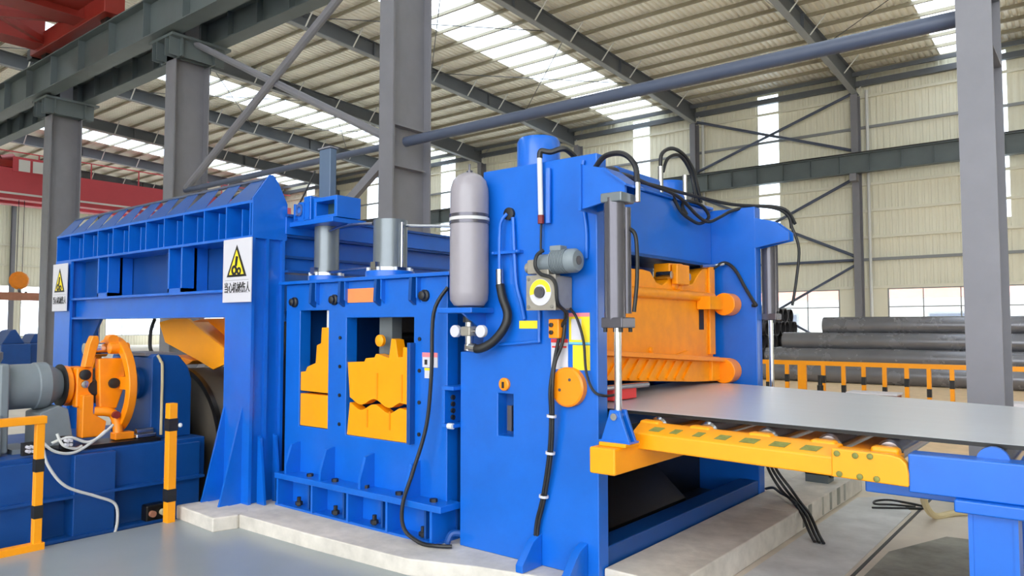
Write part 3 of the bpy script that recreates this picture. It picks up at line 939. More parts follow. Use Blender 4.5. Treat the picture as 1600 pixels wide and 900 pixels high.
MB().cyl((-2.672, 4.03, 2.18), (-2.668, 4.03, 2.18), .03, 16).build('cowl_vent', DARKST, gm)
MB().box(-2.88, -2.79, 3.99, 4.07, 2.25, 2.285).build('terminal_box', MOTORGR, gm, .006)
MB().box(-3.06, -2.97, 3.98, 4.11, 2.10, 2.2).build('worm_end', CREAMMET, gm, .01)
MB().cyl((-3.1, 4.04, 2.15), (-3.06, 4.04, 2.15), .035, 14).build('worm_cap', CREAMMET, gm)
MB().box(-2.98, -2.88, 3.98, 4.12, 2.085, 2.13).build('worm_neck', CREAMMET, gm, .008)
cb = thing('motor_cable', 'black cable looping round the grey motor on the shear side', 'cable', (-2.85, 4.0, 2.1))
MB().tube([(-2.90, 3.955, 2.255), (-2.945, 3.94, 2.22), (-2.95, 3.93, 2.15), (-2.90, 3.92, 2.095), (-2.82, 3.92, 2.07), (-2.785, 3.93, 2.02), (-2.782, 3.95, 1.9), (-2.80, 4.08, 1.83), (-2.86, 4.1, 1.75)], .013, 8).build('cable', BLACK, cb)
# pendant box
pb = thing('control_box', 'small orange push-button box on the shear side', 'control box', (-2.89, 4.1, 1.73))
MB().box(-2.94, -2.855, 4.06, YN, 1.67, 1.80).build('housing', ORANGE, pb, .008)
for z in (1.71, 1.76):
    MB().lathe([(.015, 0), (.015, .012), (.01, .014)], (-2.912, 4.06, z), (0, -1, 0), 14).build('button', BLACK, pb)
def cable(label, pts, r=.012, material=BLACK, name='cable'):
    o = MB().tube(pts, r, 8).build(name, material)
    return tag(o, label, 'cable')
cable('black cable hanging from control box down the shear side, outer strand', [(-2.87, 4.09, 1.68), (-2.90, 4.085, 1.55), (-2.925, 4.06, 1.34), (-2.935, 4.08, 1.15), (-2.965, 4.1, .9), (-3.03, 4.115, .6), (-3.085, 4.12, .42), (-3.10, 4.12, .28)])
cable('black cable hanging from gearmotor down the shear side, inner strand', [(-2.835, 4.12, 1.86), (-2.85, 4.1, 1.65), (-2.90, 4.08, 1.5), (-2.905, 4.06, 1.34), (-2.918, 4.08, 1.15), (-2.945, 4.1, .9), (-3.01, 4.115, .6), (-3.065, 4.12, .42), (-3.08, 4.12, .3)])
cable('thin black cable arching from gearmotor across yellow notice to frame edge', [(-2.80, 4.12, 1.87), (-2.74, 4.11, 1.8), (-2.69, 4.11, 1.65), (-2.67, 4.11, 1.45), (-2.62, 4.12, 1.33), (-2.56, 4.16, 1.30), (-2.55, 4.3, 1.3)], .009)
cable('thin dark wire dropping from white tube to the gearmotor', [(-3.04, 4.12, 2.5), (-3.045, 4.12, 2.3), (-3.04, 4.12, 2.12)], .008)
o = thing('conduit', 'white conduit tube high on the shear side', 'pipe', (-3.04, 4.11, 2.5))
MB().tube([(-3.04, 4.115, 2.50), (-3.05, 4.115, 2.93)], .018, 10).build('tube', WHITE, o)
MB().cyl((-3.04, 4.115, 2.46), (-3.04, 4.115, 2.52), .022, 10).build('end_sleeve', MAROON, o)
MB().tube([(-3.05, 4.115, 2.92), (-3.04, 4.12, 2.97), (-2.98, 4.15, 2.96), (-2.9, 4.2, 2.98), (-2.88, 4.3, 2.94)], .02, 8).build('hose_end', BLACK, o)

cs = bpy.data.objects['cable']
for x, y, z in ((-2.928, 4.078, 1.15), (-2.955, 4.1, .9), (-3.02, 4.113, .6)):
    MB().ring((x, y, z - .008), (.1, 0, 1), .034, .026, .016, 16).build('cable_tie', WLABEL, cs)
# lift cylinders
def lift(x, y, label, zb=1.79, zt=2.545, zr=1.2):
    o = thing('lift_cylinder', label, 'cylinder', (x, y, zr))
    MB().cyl((x - .012, y - .01, zb), (x - .012, y - .01, zt), .066, 28).build('barrel', DARKST, o)
    MB().cyl((x + .02, y + .075, zb + .04), (x + .02, y + .075, zt - .05), .032, 16).build('side_pipe', DARKST, o)
    MB().box(x - .075, x + .075, y - .075, y + .09, zb - .05, zb + .015).build('end_cap', DARKST, o, .008)
    MB().box(x - .075, x + .075, y - .075, y + .09, zt - .03, zt + .03).build('head_cap', CYLGR, o, .008)
    for dx in (-.055, .055):
        for dy in (-.055, .06):
            MB().cyl((x + dx, y + dy, zb - .075), (x + dx, y + dy, zb - .05), .013, 8).build('cap_nut', BLACK, o)
    MB().cyl((x, y, zr), (x, y, zb), .023, 16).build('rod', CHROME, o)
    MB().cyl((x + .1, y + .08, zt - .02), (x + .1, y + .08, zt + .1), .02, 12).build('elbow_fitting', STEEL, o)
    return o
lift(-2.36, 3.99, 'dark hydraulic lift cylinder before the orange ram, near end', zr=1.2)
lift(-2.548, 7.2, 'dark hydraulic lift cylinder beyond the shear, far end of arm', zt=2.62, zb=1.86, zr=1.14)
# hoses over the crossbeam
def hose(label, pts, r=.016, material=BLACK):
    return tag(MB().tube(pts, r, 8).build('hydraulic_hose', material), label, 'hose')
hose('black hose arching over the blue gusset to the near lift cylinder', [(-2.61, 4.14, 2.80), (-2.52, 4.12, 2.86), (-2.38, 4.1, 2.85), (-2.28, 4.08, 2.76), (-2.26, 4.07, 2.64)], .018)
hose('black hose running along the crossbeam top to the far cylinder', [(-2.62, 4.2, 2.80), (-2.85, 4.8, 2.93), (-3.0, 5.2, 2.95), (-3.0, 5.9, 2.965), (-2.95, 6.5, 2.96), (-2.8, 6.9, 2.93), (-2.5, 7.15, 2.9), (-2.38, 7.25, 2.82), (-2.36, 7.28, 2.7)])
hose('second black hose running low along the crossbeam front', [(-2.62, 4.25, 2.74), (-2.9, 5.0, 2.93), (-3.0, 5.6, 2.955), (-2.98, 6.1, 2.92), (-2.95, 6.45, 2.78), (-2.92, 6.62, 2.74), (-2.88, 6.8, 2.80), (-2.8, 6.95, 2.88), (-2.6, 7.1, 2.92), (-2.40, 7.22, 2.88), (-2.33, 7.3, 2.74)])
hose('black hose rising in a tall loop above the crossbeam', [(-3.12, 6.05, 3.18), (-3.12, 6.08, 3.32), (-3.1, 6.25, 3.40), (-3.1, 6.5, 3.38), (-3.08, 6.65, 3.26), (-3.06, 6.7, 3.1), (-3.05, 6.75, 2.95)], .018)
hose('black hose in an inner loop beside the tall crossbeam loop', [(-3.12, 6.1, 3.16), (-3.12, 6.2, 3.30), (-3.1, 6.4, 3.36), (-3.08, 6.58, 3.24), (-3.06, 6.62, 3.08), (-3.05, 6.65, 2.93)], .016)
hose('black hose coiled against the crossbeam face', [(-3.03, 6.1, 2.93), (-3.0, 6.2, 2.8), (-2.98, 6.35, 2.74), (-2.97, 6.55, 2.72), (-2.95, 6.7, 2.8), (-2.98, 6.6, 2.9), (-3.03, 6.4, 2.92), (-3.03, 6.3, 2.86), (-3.0, 6.33, 2.78)], .016)
hose('black hose drooping on the inner face of the far frame', [(-3.0, 6.85, 2.3), (-2.9, 6.93, 2.37), (-2.8, 6.95, 2.30), (-2.70, 6.95, 2.12), (-2.62, 6.96, 1.98), (-2.60, 6.96, 1.95), (-2.64, 6.96, 1.95)], .016)
tag(MB().tube([(-2.985, 6.6, 2.32), (-2.98, 6.85, 2.34), (-2.9, 6.93, 2.36)], .016, 8).build('steel_tube', STEEL), 'short steel tube joining the ram to the drooping hose', 'pipe')
hose('black hose hanging beside the near lift cylinder barrel', [(-2.31, 4.06, 2.36), (-2.28, 4.085, 2.30), (-2.275, 4.085, 2.05), (-2.29, 4.07, 1.84)], .013)
hose('black hose looping down beside the far lift cylinder', [(-2.36, 7.28, 2.72), (-2.30, 7.3, 2.5), (-2.33, 7.3, 2.2), (-2.37, 7.29, 1.95)], .014)

# ================================================================== TABLES, PLATE
tt = thing('tilting_roller_table', 'yellow tilting roller table before the shear mouth', 'conveyor', (-1.6, 5.5, .9))
def tilt(x, y, z):
    return (x, y, z - (x + 2.3) * .022)
MB().box(-2.49, -2.31, 3.86, 7.3, .86, 1.02).build('lift_arm', YELLOW, tt, .012)
MB().box(-2.46, -2.27, 3.92, 4.1, 1.02, 1.045).build('arm_pad', YELLOW, tt, .006)
bp = [(4.15, .985), (4.15, 1.085), (4.25, 1.135), (4.34, 1.135), (4.34, .985)]
MB().prism(bp, 'x', -2.36, -1.15).map(tilt).build('side_beam', YELLOW, tt, .01)
MB().prism([(-1.16, .985), (-1.16, 1.135), (-.87, 1.135), (-.83, 1.125), (-.805, 1.10), (-.795, 1.05), (-.795, .985)], 'y', 4.14, 4.2).map(tilt).build('nose_plate', YELLOW, tt, .008)
MB().box(-1.16, -.85, 4.2, 4.34, .985, 1.12).map(tilt).build('nose_backing', YELLOW, tt)
MB().prism([(6.6, .985), (6.6, 1.13), (6.74, 1.13), (6.74, .985)], 'x', -2.36, -.85).map(tilt).build('side_beam', YELLOW, tt, .01)
# pads let into the sloping face
for x, w in ((-2.21, .07), (-2.08, .05), (-1.93, .05), (-1.78, .07), (-1.62, .09), (-1.45, .09), (-1.28, .09)):
    zc, yc = 1.11, 4.20
    n = Vector((0, -.05, .1)).normalized()
    a = Vector((0, .1, .05)).normalized()
    c = Vector((x, yc, zc))
    vs = [c + Vector((sx * w / 2 + sy * .012, 0, 0)) + a * (sy * .024) + n * t for t in (-.004, .003) for sx, sy in ((-1, -1), (1, -1), (1, 1), (-1, 1))]
    MB().add(vs, [(0, 1, 2, 3), (7, 6, 5, 4), (0, 4, 5, 1), (1, 5, 6, 2), (2, 6, 7, 3), (3, 7, 4, 0)]).map(tilt).build('bearing_slot', BOXGREY, tt)
for x, z in ((-1.13, 1.11), (-1.04, 1.11), (-.97, 1.115), (-1.12, 1.005), (-1.02, 1.005), (-.94, 1.005)):
    MB().lathe([(.016, 0), (.016, .008), (.01, .012)], (x, 4.14, z), (0, -1, 0), 10).map(tilt).build('bolt', BOXGREY, tt)
def roller(x, parent, zc, y0=4.36, y1=6.6, r=.066):
    return MB().lathe([(.03, 0), (.03, .02), (r - .012, .02), (r, .035), (r, y1 - y0 - .035), (r - .012, y1 - y0 - .02), (.03, y1 - y0 - .02), (.03, y1 - y0)], (x, y0, zc), (0, 1, 0), 24).build('roller', STEEL, parent)
for x in (-2.30, -1.96, -1.59, -1.24, -.93):
    roller(x, tt, 1.096 - (x + 2.3) * .012)
    MB().box(x - .07, x + .07, 4.26, 4.345, 1.10, 1.15).map(tilt).build('bearing_block', YELLOW, tt, .02)
for x in (-2.13, -1.77, -1.41, -1.08):
    MB().box(x - .045, x + .045, 4.34, 6.62, 1.03, 1.115).map(tilt).build('cross_bar', ORANGE, tt, .01)
# clevis under the near rod
ck = thing('rod_clevis', 'small blue A-shaped clevis gripping the near rod on yellow arm', 'bracket', (-2.36, 3.99, 1.04))
for y in (3.955, 4.025):
    MB().prism([(-2.46, 1.045), (-2.255, 1.045), (-2.315, 1.2), (-2.325, 1.24), (-2.395, 1.24), (-2.405, 1.2)], 'y', y - .012, y + .012).build('cheek_plate', BLUE, ck, .004)
MB().box(-2.47, -2.25, 3.935, 4.045, 1.043, 1.055).build('foot_plate', BLUE, ck)
MB().cyl((-2.36, 3.93, 1.2), (-2.36, 4.05, 1.2), .022, 14).build('pin', STEEL, ck)

bt = thing('roller_table', 'blue outgoing roller table under the far end of the plate', 'conveyor', (0, 5.4, 0))
MB().box(-.80, 1.8, 4.16, 4.30, .925, 1.115).build('side_beam', BLUE, bt, .008)
MB().box(-.60, 1.8, 4.12, 4.36, .865, .925).build('bottom_flange', BLUE, bt, .008)
MB().box(-1.05, -.6, 4.36, 4.6, .86, .93).build('tie_bar', BLUE, bt, .008)
MB().box(-.80, 1.8, 6.62, 6.76, .925, 1.10).build('side_beam', BLUE, bt, .008)
for x in (-.55, 1.2):
    for y in (4.17, 6.6):
        o = MB().box(x, x + .02, y, y + .18, 0, .865).box(x + .18, x + .2, y, y + .18, 0, .865).box(x + .02, x + .18, y + .005, y + .025, 0, .865).build('leg', BLUE, bt)
        MB().box(x - .04, x + .24, y - .04, y + .22, 0, .015).build('foot_plate', BLUE, o)
for x in (-.45, -.02, .4, .82, 1.24, 1.6):
    roller(x, bt, 1.055, 4.31, 6.6, .066)
    MB().lathe([(.07, 0), (.07, .04)], (x, 4.26, 1.1), (0, 1, 0), 20).build('bearing_block', BLUE, bt)
for x in (-.24, .2):
    MB().box(x - .012, x + .012, 4.3, 6.62, 1.04, 1.10).build('cross_bar', STEEL, bt)
MB().box(-.60, -.5, 4.6, 4.85, .78, .86).build('junction_box', BLACK, bt)
# plate
vs = [(-3.3, 4.46, 1.19), (2.0, 4.25, 1.168), (2.0, 5.9, 1.145), (-3.3, 6.95, 1.215)]
N, Mx = 10, 4
pv, pf = [], []
for t in (0, -.022):
    for i in range(N + 1):
        for j in range(Mx + 1):
            u, w = i / N, j / Mx
            a = Vector(vs[0]).lerp(Vector(vs[1]), u)
            b = Vector(vs[3]).lerp(Vector(vs[2]), u)
            p = a.lerp(b, w)
            pv.append((p.x, p.y, p.z + t))
K = (N + 1) * (Mx + 1)
I = lambda i, j, k: k * K + i * (Mx + 1) + j
for i in range(N):
    for j in range(Mx):
        pf.append((I(i, j, 0), I(i + 1, j, 0), I(i + 1, j + 1, 0), I(i, j + 1, 0)))
        pf.append((I(i, j, 1), I(i, j + 1, 1), I(i + 1, j + 1, 1), I(i + 1, j, 1)))
for i in range(N):
    for j in (0, Mx):
        pf.append((I(i, j, 0), I(i + 1, j, 0), I(i + 1, j, 1), I(i, j, 1)))
for j in range(Mx):
    for i in (0, N):
        pf.append((I(i, j, 0), I(i, j + 1, 0), I(i, j + 1, 1), I(i, j, 1)))
sp = tag(MB().add(pv, pf).build('steel_plate', PLATE), 'wide flat grey steel plate coming out of the shear', 'plate')
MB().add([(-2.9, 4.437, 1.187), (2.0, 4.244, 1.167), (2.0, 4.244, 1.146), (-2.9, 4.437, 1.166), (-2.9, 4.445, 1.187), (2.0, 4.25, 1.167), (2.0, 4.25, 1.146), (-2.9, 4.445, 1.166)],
         [(0, 1, 2, 3), (7, 6, 5, 4), (0, 4, 5, 1), (1, 5, 6, 2), (2, 6, 7, 3), (3, 7, 4, 0)]).build('edge_glare_cover', BLACKST, sp)  # dark strip laid over the near edge to hide its bright sky reflection

# cables and hoses at the floor beside the kerb
for i, (dx, lb) in enumerate(((0, 'black cable drooping over concrete kerb, first of the bundle'), (.035, 'black cable drooping over concrete kerb, middle of the bundle'), (.07, 'black cable drooping over concrete kerb, last of the bundle'))):
    cable(lb, [(-2.46 + dx, 6.7, .75), (-2.45 + dx, 6.75, .5), (-2.36 + dx * 1.5, 6.8, .3), (-2.22 + dx, 6.72, .215), (-2.08 + dx, 6.52, .17), (-1.98 + dx, 6.4, .06), (-1.90 + dx, 6.28, .014)], .013)
cable('black cable lying across the kerb top beneath the bundle', [(-2.6, 7.13, .2), (-2.5, 7.05, .235), (-2.4, 6.95, .22), (-2.28, 6.8, .225), (-2.15, 6.62, .215)], .013)
cable('black cable lying in flat loops on the floor past the kerb', [(-1.50, 8.1, .012), (-1.7, 8.05, .012), (-1.83, 7.98, .012), (-1.86, 8.12, .012), (-1.75, 8.25, .012), (-1.5, 8.2, .012), (-1.42, 8.1, .012), (-1.6, 7.95, .012), (-1.82, 7.8, .012)], .011)
tag(MB().tube([(-1.30, 7.4, .40), (-1.32, 7.5, .2), (-1.28, 7.75, .03), (-1.15, 8.0, .03), (-1.0, 8.1, .03), (-.7, 8.1, .03)], .03, 10).build('water_hose', SAND), 'cream hose lying on the floor under the blue table', 'hose')
o = thing('floor_motor', 'small dark motor on the floor behind the yellow table', 'motor', (-2.2, 7.9, .12))
MB().cyl((-2.45, 7.9, .33), (-2.2, 7.9, .33), .1, 20).build('body', BLACKST, o)
MB().box(-2.44, -2.22, 7.8, 8.0, .12, .26).build('foot', GREYGR, o)

# ================================================================== MIDDLE MACHINE (crop shear)
ms = thing('crop_shear', 'blue crop shear frame with two yellow blade windows', 'machine', (-5.0, 4.7, .12))
xs = [-6.06, -5.84, -5.42, -5.17, -4.33, -3.96]
zs = [.40, .815, .84, 1.825, 1.895, 2.14]
def solid(i, j):
    if i == 1 and j in (2, 3): return False
    if i == 3 and j in (1, 2): return False
    return True
MB().grid(xs, zs, solid, 'y', 4.15, 4.27).build('front_frame', BLUE, ms, .006)
MB().box(-4.06, -3.96, 4.27, 5.4, .12, 2.14).build('side_wall', BLUE_SHADE, ms)
MB().box(-6.06, -5.96, 4.27, 5.4, .12, 2.14).build('side_wall', BLUE_SHADE, ms)
MB().box(-6.0, -4.0, 5.3, 5.4, .40, 1.2).build('rear_wall', BLUE_SHADE, ms)
MB().box(-5.96, -4.06, 5.42, 5.45, 1.2, 2.1).build('shade_backing', mat('brown_black', (52, 44, 40), .6, var=.3, scale=4), ms)  # dark sheet added so the inside behind the blade windows looks shaded
MB().box(-6.12, -3.90, 4.10, 5.5, 2.14, 2.17).build('top_plate', BLUE, ms, .005)
MB().box(-5.96, -3.86, 3.98, 4.2, .375, .425).build('ledge', BLUE, ms, .006)
MB().box(-5.98, -3.98, 4.16, 5.4, .12, .38).build('base_box', BLUE, ms)
MB().box(-6.0, -3.95, 4.02, 5.4, .12, .14).build('foot_plate', BLUE, ms)
for x in (-5.94, -5.43, -4.95, -4.47, -3.98):
    MB().box(x - .012, x + .012, 4.0, 4.17, .14, .378).build('base_gusset', BLUE, ms)
    MB().box(x - .12, x - .10, 4.05, 4.17, .14, .378).build('base_gusset', BLUE_SHADE, ms)
for x in (-5.72, -5.2, -4.7, -4.14):
    b = MB().cyl((x, 4.08, .14), (x, 4.08, .22), .018, 8).build('anchor_bolt', BLACK, ms)
    MB().cyl((x, 4.08, .15), (x, 4.08, .18), .034, 6).build('nut', BLACK, b)
for x in (-5.88, -5.55, -5.2, -4.8, -4.4, -4.02):
    MB().cyl((x, 4.07, .425), (x, 4.07, .45), .03, 6).build('ledge_bolt', BLACK, ms)
for x in (-5.82, -5.32, -4.80, -4.26):
    MB().prism([(4.15, .425), (4.0, .425), (4.0, .5), (4.06, .68), (4.15, .70)], 'x', x - .014, x + .014).build('ledge_gusset', BLUE, ms)
for x in (-5.62, -5.21, -4.74, -4.32):
    MB().prism([(4.15, 2.14), (4.1, 2.14), (4.09, 1.96), (4.15, 1.92)], 'x', x - .016, x + .016).build('top_gusset', BLUE_SHADE, ms)
    MB().prism([(4.15, 2.14), (4.11, 2.14), (4.11, 1.98), (4.15, 1.94)], 'x', x + .05, x + .065).build('top_gusset', BLUE, ms)
for x, z in ((-5.92, 1.975), (-5.33, 1.985), (-4.2, 1.993)):
    MB().lathe([(.048, 0), (.048, .02), (.035, .03), (.035, .05), (.02, .06)], (x, 4.15, z), (0, -1, 0), 12).build('plug', BLACK, ms)
for z in (.9, 1.15, 1.4, 1.65):
    for x in (-5.25, -4.26):
        MB().cyl((x, 4.15, z), (x, 4.14, z), .016, 8).build('frame_bolt', BLACK, ms)
MB().box(-4.345, -4.31, 4.09, 4.15, .82, 1.62).build('guide_strip', BLUE_SHADE, ms, .004)
MB().box(-5.165, -4.79, 4.14, 4.151, 1.955, 2.075).build('nameplate', OPLATE, ms)
L = MB().box(-4.225, -4.06, 4.144, 4.151, 1.43, 1.545).build('sticker', WLABEL, ms)
MB().box(-4.225, -4.06, 4.142, 4.144, 1.51, 1.545).build('sticker_band', PINKL, L)
MB().box(-4.20, -4.17, 4.142, 4.144, 1.45, 1.49).build('sticker_mark', BLACK, L)
L = MB().box(-4.20, -4.11, 4.144, 4.151, 1.345, 1.425).build('sticker', WLABEL, ms)
MB().box(-4.20, -4.11, 4.142, 4.144, 1.405, 1.425).build('sticker_band', YLABEL, L)
# blades in the windows
MB().box(-5.835, -5.425, 4.16, 4.26, .843, 1.135).build('narrow_lower_blade', YELLOW, ms, .004)
MB().prism([(-5.835, 1.16), (-5.425, 1.155), (-5.425, 1.74), (-5.53, 1.74), (-5.54, 1.60), (-5.60, 1.58), (-5.615, 1.42), (-5.74, 1.38), (-5.76, 1.34), (-5.835, 1.33)], 'y', 4.16, 4.26).build('narrow_upper_blade', YELLOW, ms, .004)
MB().cyl((-5.475, 4.21, 1.73), (-5.475, 4.21, 1.895), .03, 16).build('narrow_rod', WHITE, ms)
def seam(x, lift):
    t = (x + 5.17) / .84
    a = .03 * math.cos(t * 2 * math.pi / .42) if t < .82 else .012 + .006 * math.cos((t - .84) * 20)
    return 1.10 + lift + a - .01 * t
xsn = [-5.17 + .84 * k / 24 for k in range(25)]
MB().prism([(-5.168, .816), (-4.332, .816)] + [(x, seam(x, -.028)) for x in reversed(xsn[1:-1])], 'y', 4.165, 4.26).build('wide_lower_blade', YELLOW, ms, .003)
top = [(-4.335, 1.58), (-4.47, 1.58), (-4.475, 1.50), (-4.53, 1.50), (-4.56, 1.64), (-4.61, 1.65), (-4.64, 1.49), (-4.74, 1.51), (-4.80, 1.52), (-4.82, 1.49), (-4.93, 1.48), (-4.95, 1.45), (-5.168, 1.44)]
MB().prism([(x, seam(x, .015)) for x in xsn[1:-1]] + top, 'y', 4.165, 4.26).build('wide_upper_blade', YELLOW, ms, .003)
for x in (-4.90, -4.62):
    MB().box(x - .008, x + .008, 4.159, 4.165, .90, 1.05).build('blade_groove', ORANGE, ms)
for x in (-4.78, -4.48):
    MB().box(x - .008, x + .008, 4.159, 4.165, 1.14, 1.36).build('blade_groove', ORANGE, ms)
MB().box(-4.90, -4.74, 4.29, 4.4, 1.45, 2.12).build('wide_rod', CYLGR, ms)
MB().lathe([(.05, 0), (.05, .03), (.03, .04)], (-4.79, 4.22, 1.63), (0, -1, 0), 18).build('rod_pin', YELLOW, ms)
for x in (-5.1, -4.75, -4.5):
    MB().cyl((x, 4.4, 1.3), (x, 5.3, 1.3), .06, 12).build('feed_roll', DARKST, ms)
for z in (1.35, 1.5, 1.64):
    MB().cyl((-5.9, 5.2, z), (-4.1, 5.2, z), .05, 14).build('straightening_roll', BLACKST, ms)
# bracket box towards the shear
g = MB().box(-3.95, -3.83, 4.08, 4.34, 1.27, 1.30).box(-3.95, -3.83, 4.08, 4.34, .99, 1.02).box(-3.95, -3.92, 4.08, 4.34, 1.02, 1.27).box(-3.92, -3.83, 4.31, 4.34, 1.02, 1.27)
g.build('side_bracket', BLUE, ms, .004)
for z in (1.06, 1.11, 1.16, 1.21):
    MB().cyl((-3.915, 4.16, z), (-3.90, 4.16, z), .02, 8).build('bracket_bolt', BLACK, ms)
MB().cyl((-3.88, 4.08, 1.005), (-3.832, 4.08, 1.005), .022, 10).build('bracket_pin', WHITE, ms)
MB().box(-3.96, -3.86, 4.5, 5.0, .12, .30).build('side_step', BLUE_SHADE, ms)
# cylinders on top
def topcyl(x, y, r, z1, label):
    o = thing('press_cylinder', label, 'cylinder', (x, y, 2.17))
    MB().cyl((x, y, 2.23), (x, y, z1), r, 36).build('barrel', CYLGR, o)
    MB().cyl((x, y, 2.17), (x, y, 2.235), r * 1.45, 36).build('flange', BLUE, o, .006)
    MB().ring((x, y, 2.235), (0, 0, 1), r * 1.25, r - .002, .03, 36).build('collar', STEEL, o)
    for k in range(8):
        a = k * math.pi / 4 + .3
        MB().cyl((x + r * 1.3 * math.cos(a), y + r * 1.3 * math.sin(a), 2.235), (x + r * 1.3 * math.cos(a), y + r * 1.3 * math.sin(a), 2.265), .016, 6).build('flange_bolt', WHITE, o)
    MB().box(x - .03, x + .03, y - r - .05, y - r + .01, 2.25, 2.31).build('port_block', STEEL, o)
    return o
topcyl(-5.88, 4.47, .118, 2.71, 'slimmer grey cylinder on the crop shear below blue platform')
topcyl(-4.95, 4.45, .150, 2.69, 'thicker grey cylinder on the crop shear before the column')
MB().cyl((-4.785, 4.44, 2.24), (-4.785, 4.44, 2.66), .014, 8).build('thin_tube', STEEL, [o for o in bpy.data.objects if o.name == 'press_cylinder.001'][0])
for i, (pts, lb) in enumerate((([(-5.78, 4.42, 2.66), (-5.5, 4.4, 2.69), (-5.1, 4.38, 2.67)], 'silver tube joining the tops of both grey cylinders'),
                 ([(-5.78, 4.4, 2.265), (-5.5, 4.38, 2.265), (-5.08, 4.36, 2.27)], 'silver tube joining the feet of both grey cylinders'),
                 ([(-4.82, 4.5, 2.64), (-4.4, 4.7, 2.62), (-3.98, 4.85, 2.60), (-3.95, 4.85, 2.5)], 'silver tube from thick grey cylinder towards the gas bottle'))):
    tag(MB().tube(pts, .014, 8).build('steel_tube', STEEL), lb, 'pipe')
MB().box(-5.35, -4.98, 4.28, 4.32, 2.29, 2.31)
# platform with the drive on the first cylinder
pf_ = thing('drive_platform', 'blue drive platform standing on the slimmer grey cylinder', 'platform', (-5.88, 4.47, 2.71))
MB().box(-6.18, -5.50, 4.24, 4.64, 2.71, 2.755).build('deck', BLUE, pf_, .006)
MB().prism([(-6.17, 2.755), (-6.12, 2.92), (-6.08, 2.95), (-5.98, 2.95), (-5.98, 2.755)], 'y', 4.28, 4.48).build('gear_housing', BLUE, pf_, .01)
for x in (-6.10, -5.96, -5.88):
    MB().box(x - .012, x + .012, 4.25, 4.28, 2.78, 2.93).build('housing_rib', BLUE, pf_)
MB().ring((-6.05, 4.28, 2.87), (0, -1, 0), .06, .035, .02, 20).build('drive_ring', STEEL, pf_)
MB().box(-5.97, -5.86, 4.26, 4.48, 2.76, 2.99).build('mount_block', BLUE, pf_, .008)
MB().grid([-5.84, -5.80, -5.53, -5.49], [2.76, 2.79, 2.92, 2.96], lambda i, j: not (i == 1 and j == 1), 'y', 4.28, 4.56).build('junction_frame', BLUE, pf_, .004)
MB().box(-5.81, -5.52, 4.42, 4.5, 2.78, 2.94).build('junction_back', mat('junction_green', (38, 74, 86), .5), pf_)
for x in (-6.15, -5.52):
    MB().cyl((x, 4.3, 2.76), (x, 4.3, 2.79), .018, 6).build('deck_bolt', BLUE, pf_)
o = thing('square_post', 'square blue-grey post rising from the drive platform', 'post', (-6.0, 4.55, 3.0))
MB().box(-6.06, -5.885, 4.5, 4.58, 2.76, 3.50).build('shaft', mat('post_bluegrey', (84, 102, 126), .45), o, .01)
MB().box(-6.07, -5.875, 4.49, 4.59, 3.50, 3.515).build('cap', GREYST, o)
cable('thin black wire slanting up to the square post', [(-6.25, 4.4, 2.95), (-6.2, 4.45, 3.1), (-6.12, 4.5, 3.3)], .009)
cable('black hose hanging down beside the crop shear corner to the ledge', [(-3.93, 4.12, 2.05), (-4.02, 4.06, 1.85), (-4.03, 4.05, 1.4), (-4.08, 4.05, 1.0), (-4.16, 3.99, .65), (-4.22, 3.94, .4), (-4.2, 3.94, .22), (-4.05, 3.96, .14), (-3.9, 3.98, .14), (-3.80, 4.04, .14)], .015)

# ================================================================== PORTAL
po = thing('portal_frame', 'large blue portal frame with a row of slanted teeth on top', 'frame', (-8.5, 4.5, 0))
X0, X1, Y0 = -10.77, -6.17, 3.85
div = [X0 + .01 + k * (X1 - X0 - .07) / 11 for k in range(12)]
MB().box(X0, X1 - .021, 4.06, 4.10, 2.60, 2.905).build('upper_web', BLUE_SHADE, po)
MB().box(X0, X1 - .021, Y0, 4.22, 2.575, 2.60).build('upper_bottom_flange', BLUE, po)
MB().box(X0, X1 - .021, Y0, 4.22, 2.905, 2.93).build('upper_top_flange', BLUE, po)
for i, x in enumerate(div):
    MB().box(x, x + .018, Y0, 4.06, 2.60, 2.905).build('divider', BLUE, po)
    if 0 < i < 11 :
        MB().box(x + .25, x + .265, 3.87, 4.06, 2.60, 2.86).build('stub_divider', BLUE, po)
for i in range(11):
    a, b = div[i], div[i + 1]
    w = b - a
    lo, hi = (Y0 + .005, 2.93), (4.06, 3.17)
    ia = 0.0 if i == 0 else .24
    pts = [(a, *lo), (b, *lo), (b - .24 * w, *hi), (a + ia * w, *hi)]
    vs = pts + [(p[0], p[1] + .012, p[2] + .006) for p in pts]
    MB().add(vs, [(0, 1, 2, 3), (7, 6, 5, 4), (0, 4, 5, 1), (1, 5, 6, 2), (2, 6, 7, 3), (3, 7, 4, 0)]).build('slanted_tooth', BLUE_SHADE, po)
MB().box(X0 + .04, X1 - .021, 4.05, 4.10, 3.165, 3.185).build('top_bar', PIPEGR, po)
MB().prism([(Y0, 2.575), (4.22, 2.575), (4.22, 2.93), (4.12, 3.12), (4.06, 3.19), (4.02, 3.19), (Y0, 2.95)], 'x', X1 - .02, X1).build('end_plate', BLUE, po)
# lower beam
MB().box(-10.3, -6.6, 3.93, 3.96, 1.86, 2.08).build('lower_web', BLUE, po)
MB().box(-10.3, -6.6, Y0, 4.2, 2.08, 2.105).build('lower_top_flange', BLUE, po)
MB().box(-10.3, -6.6, Y0 + .02, 4.2, 1.84, 1.865).build('lower_bottom_flange', BLUE, po)
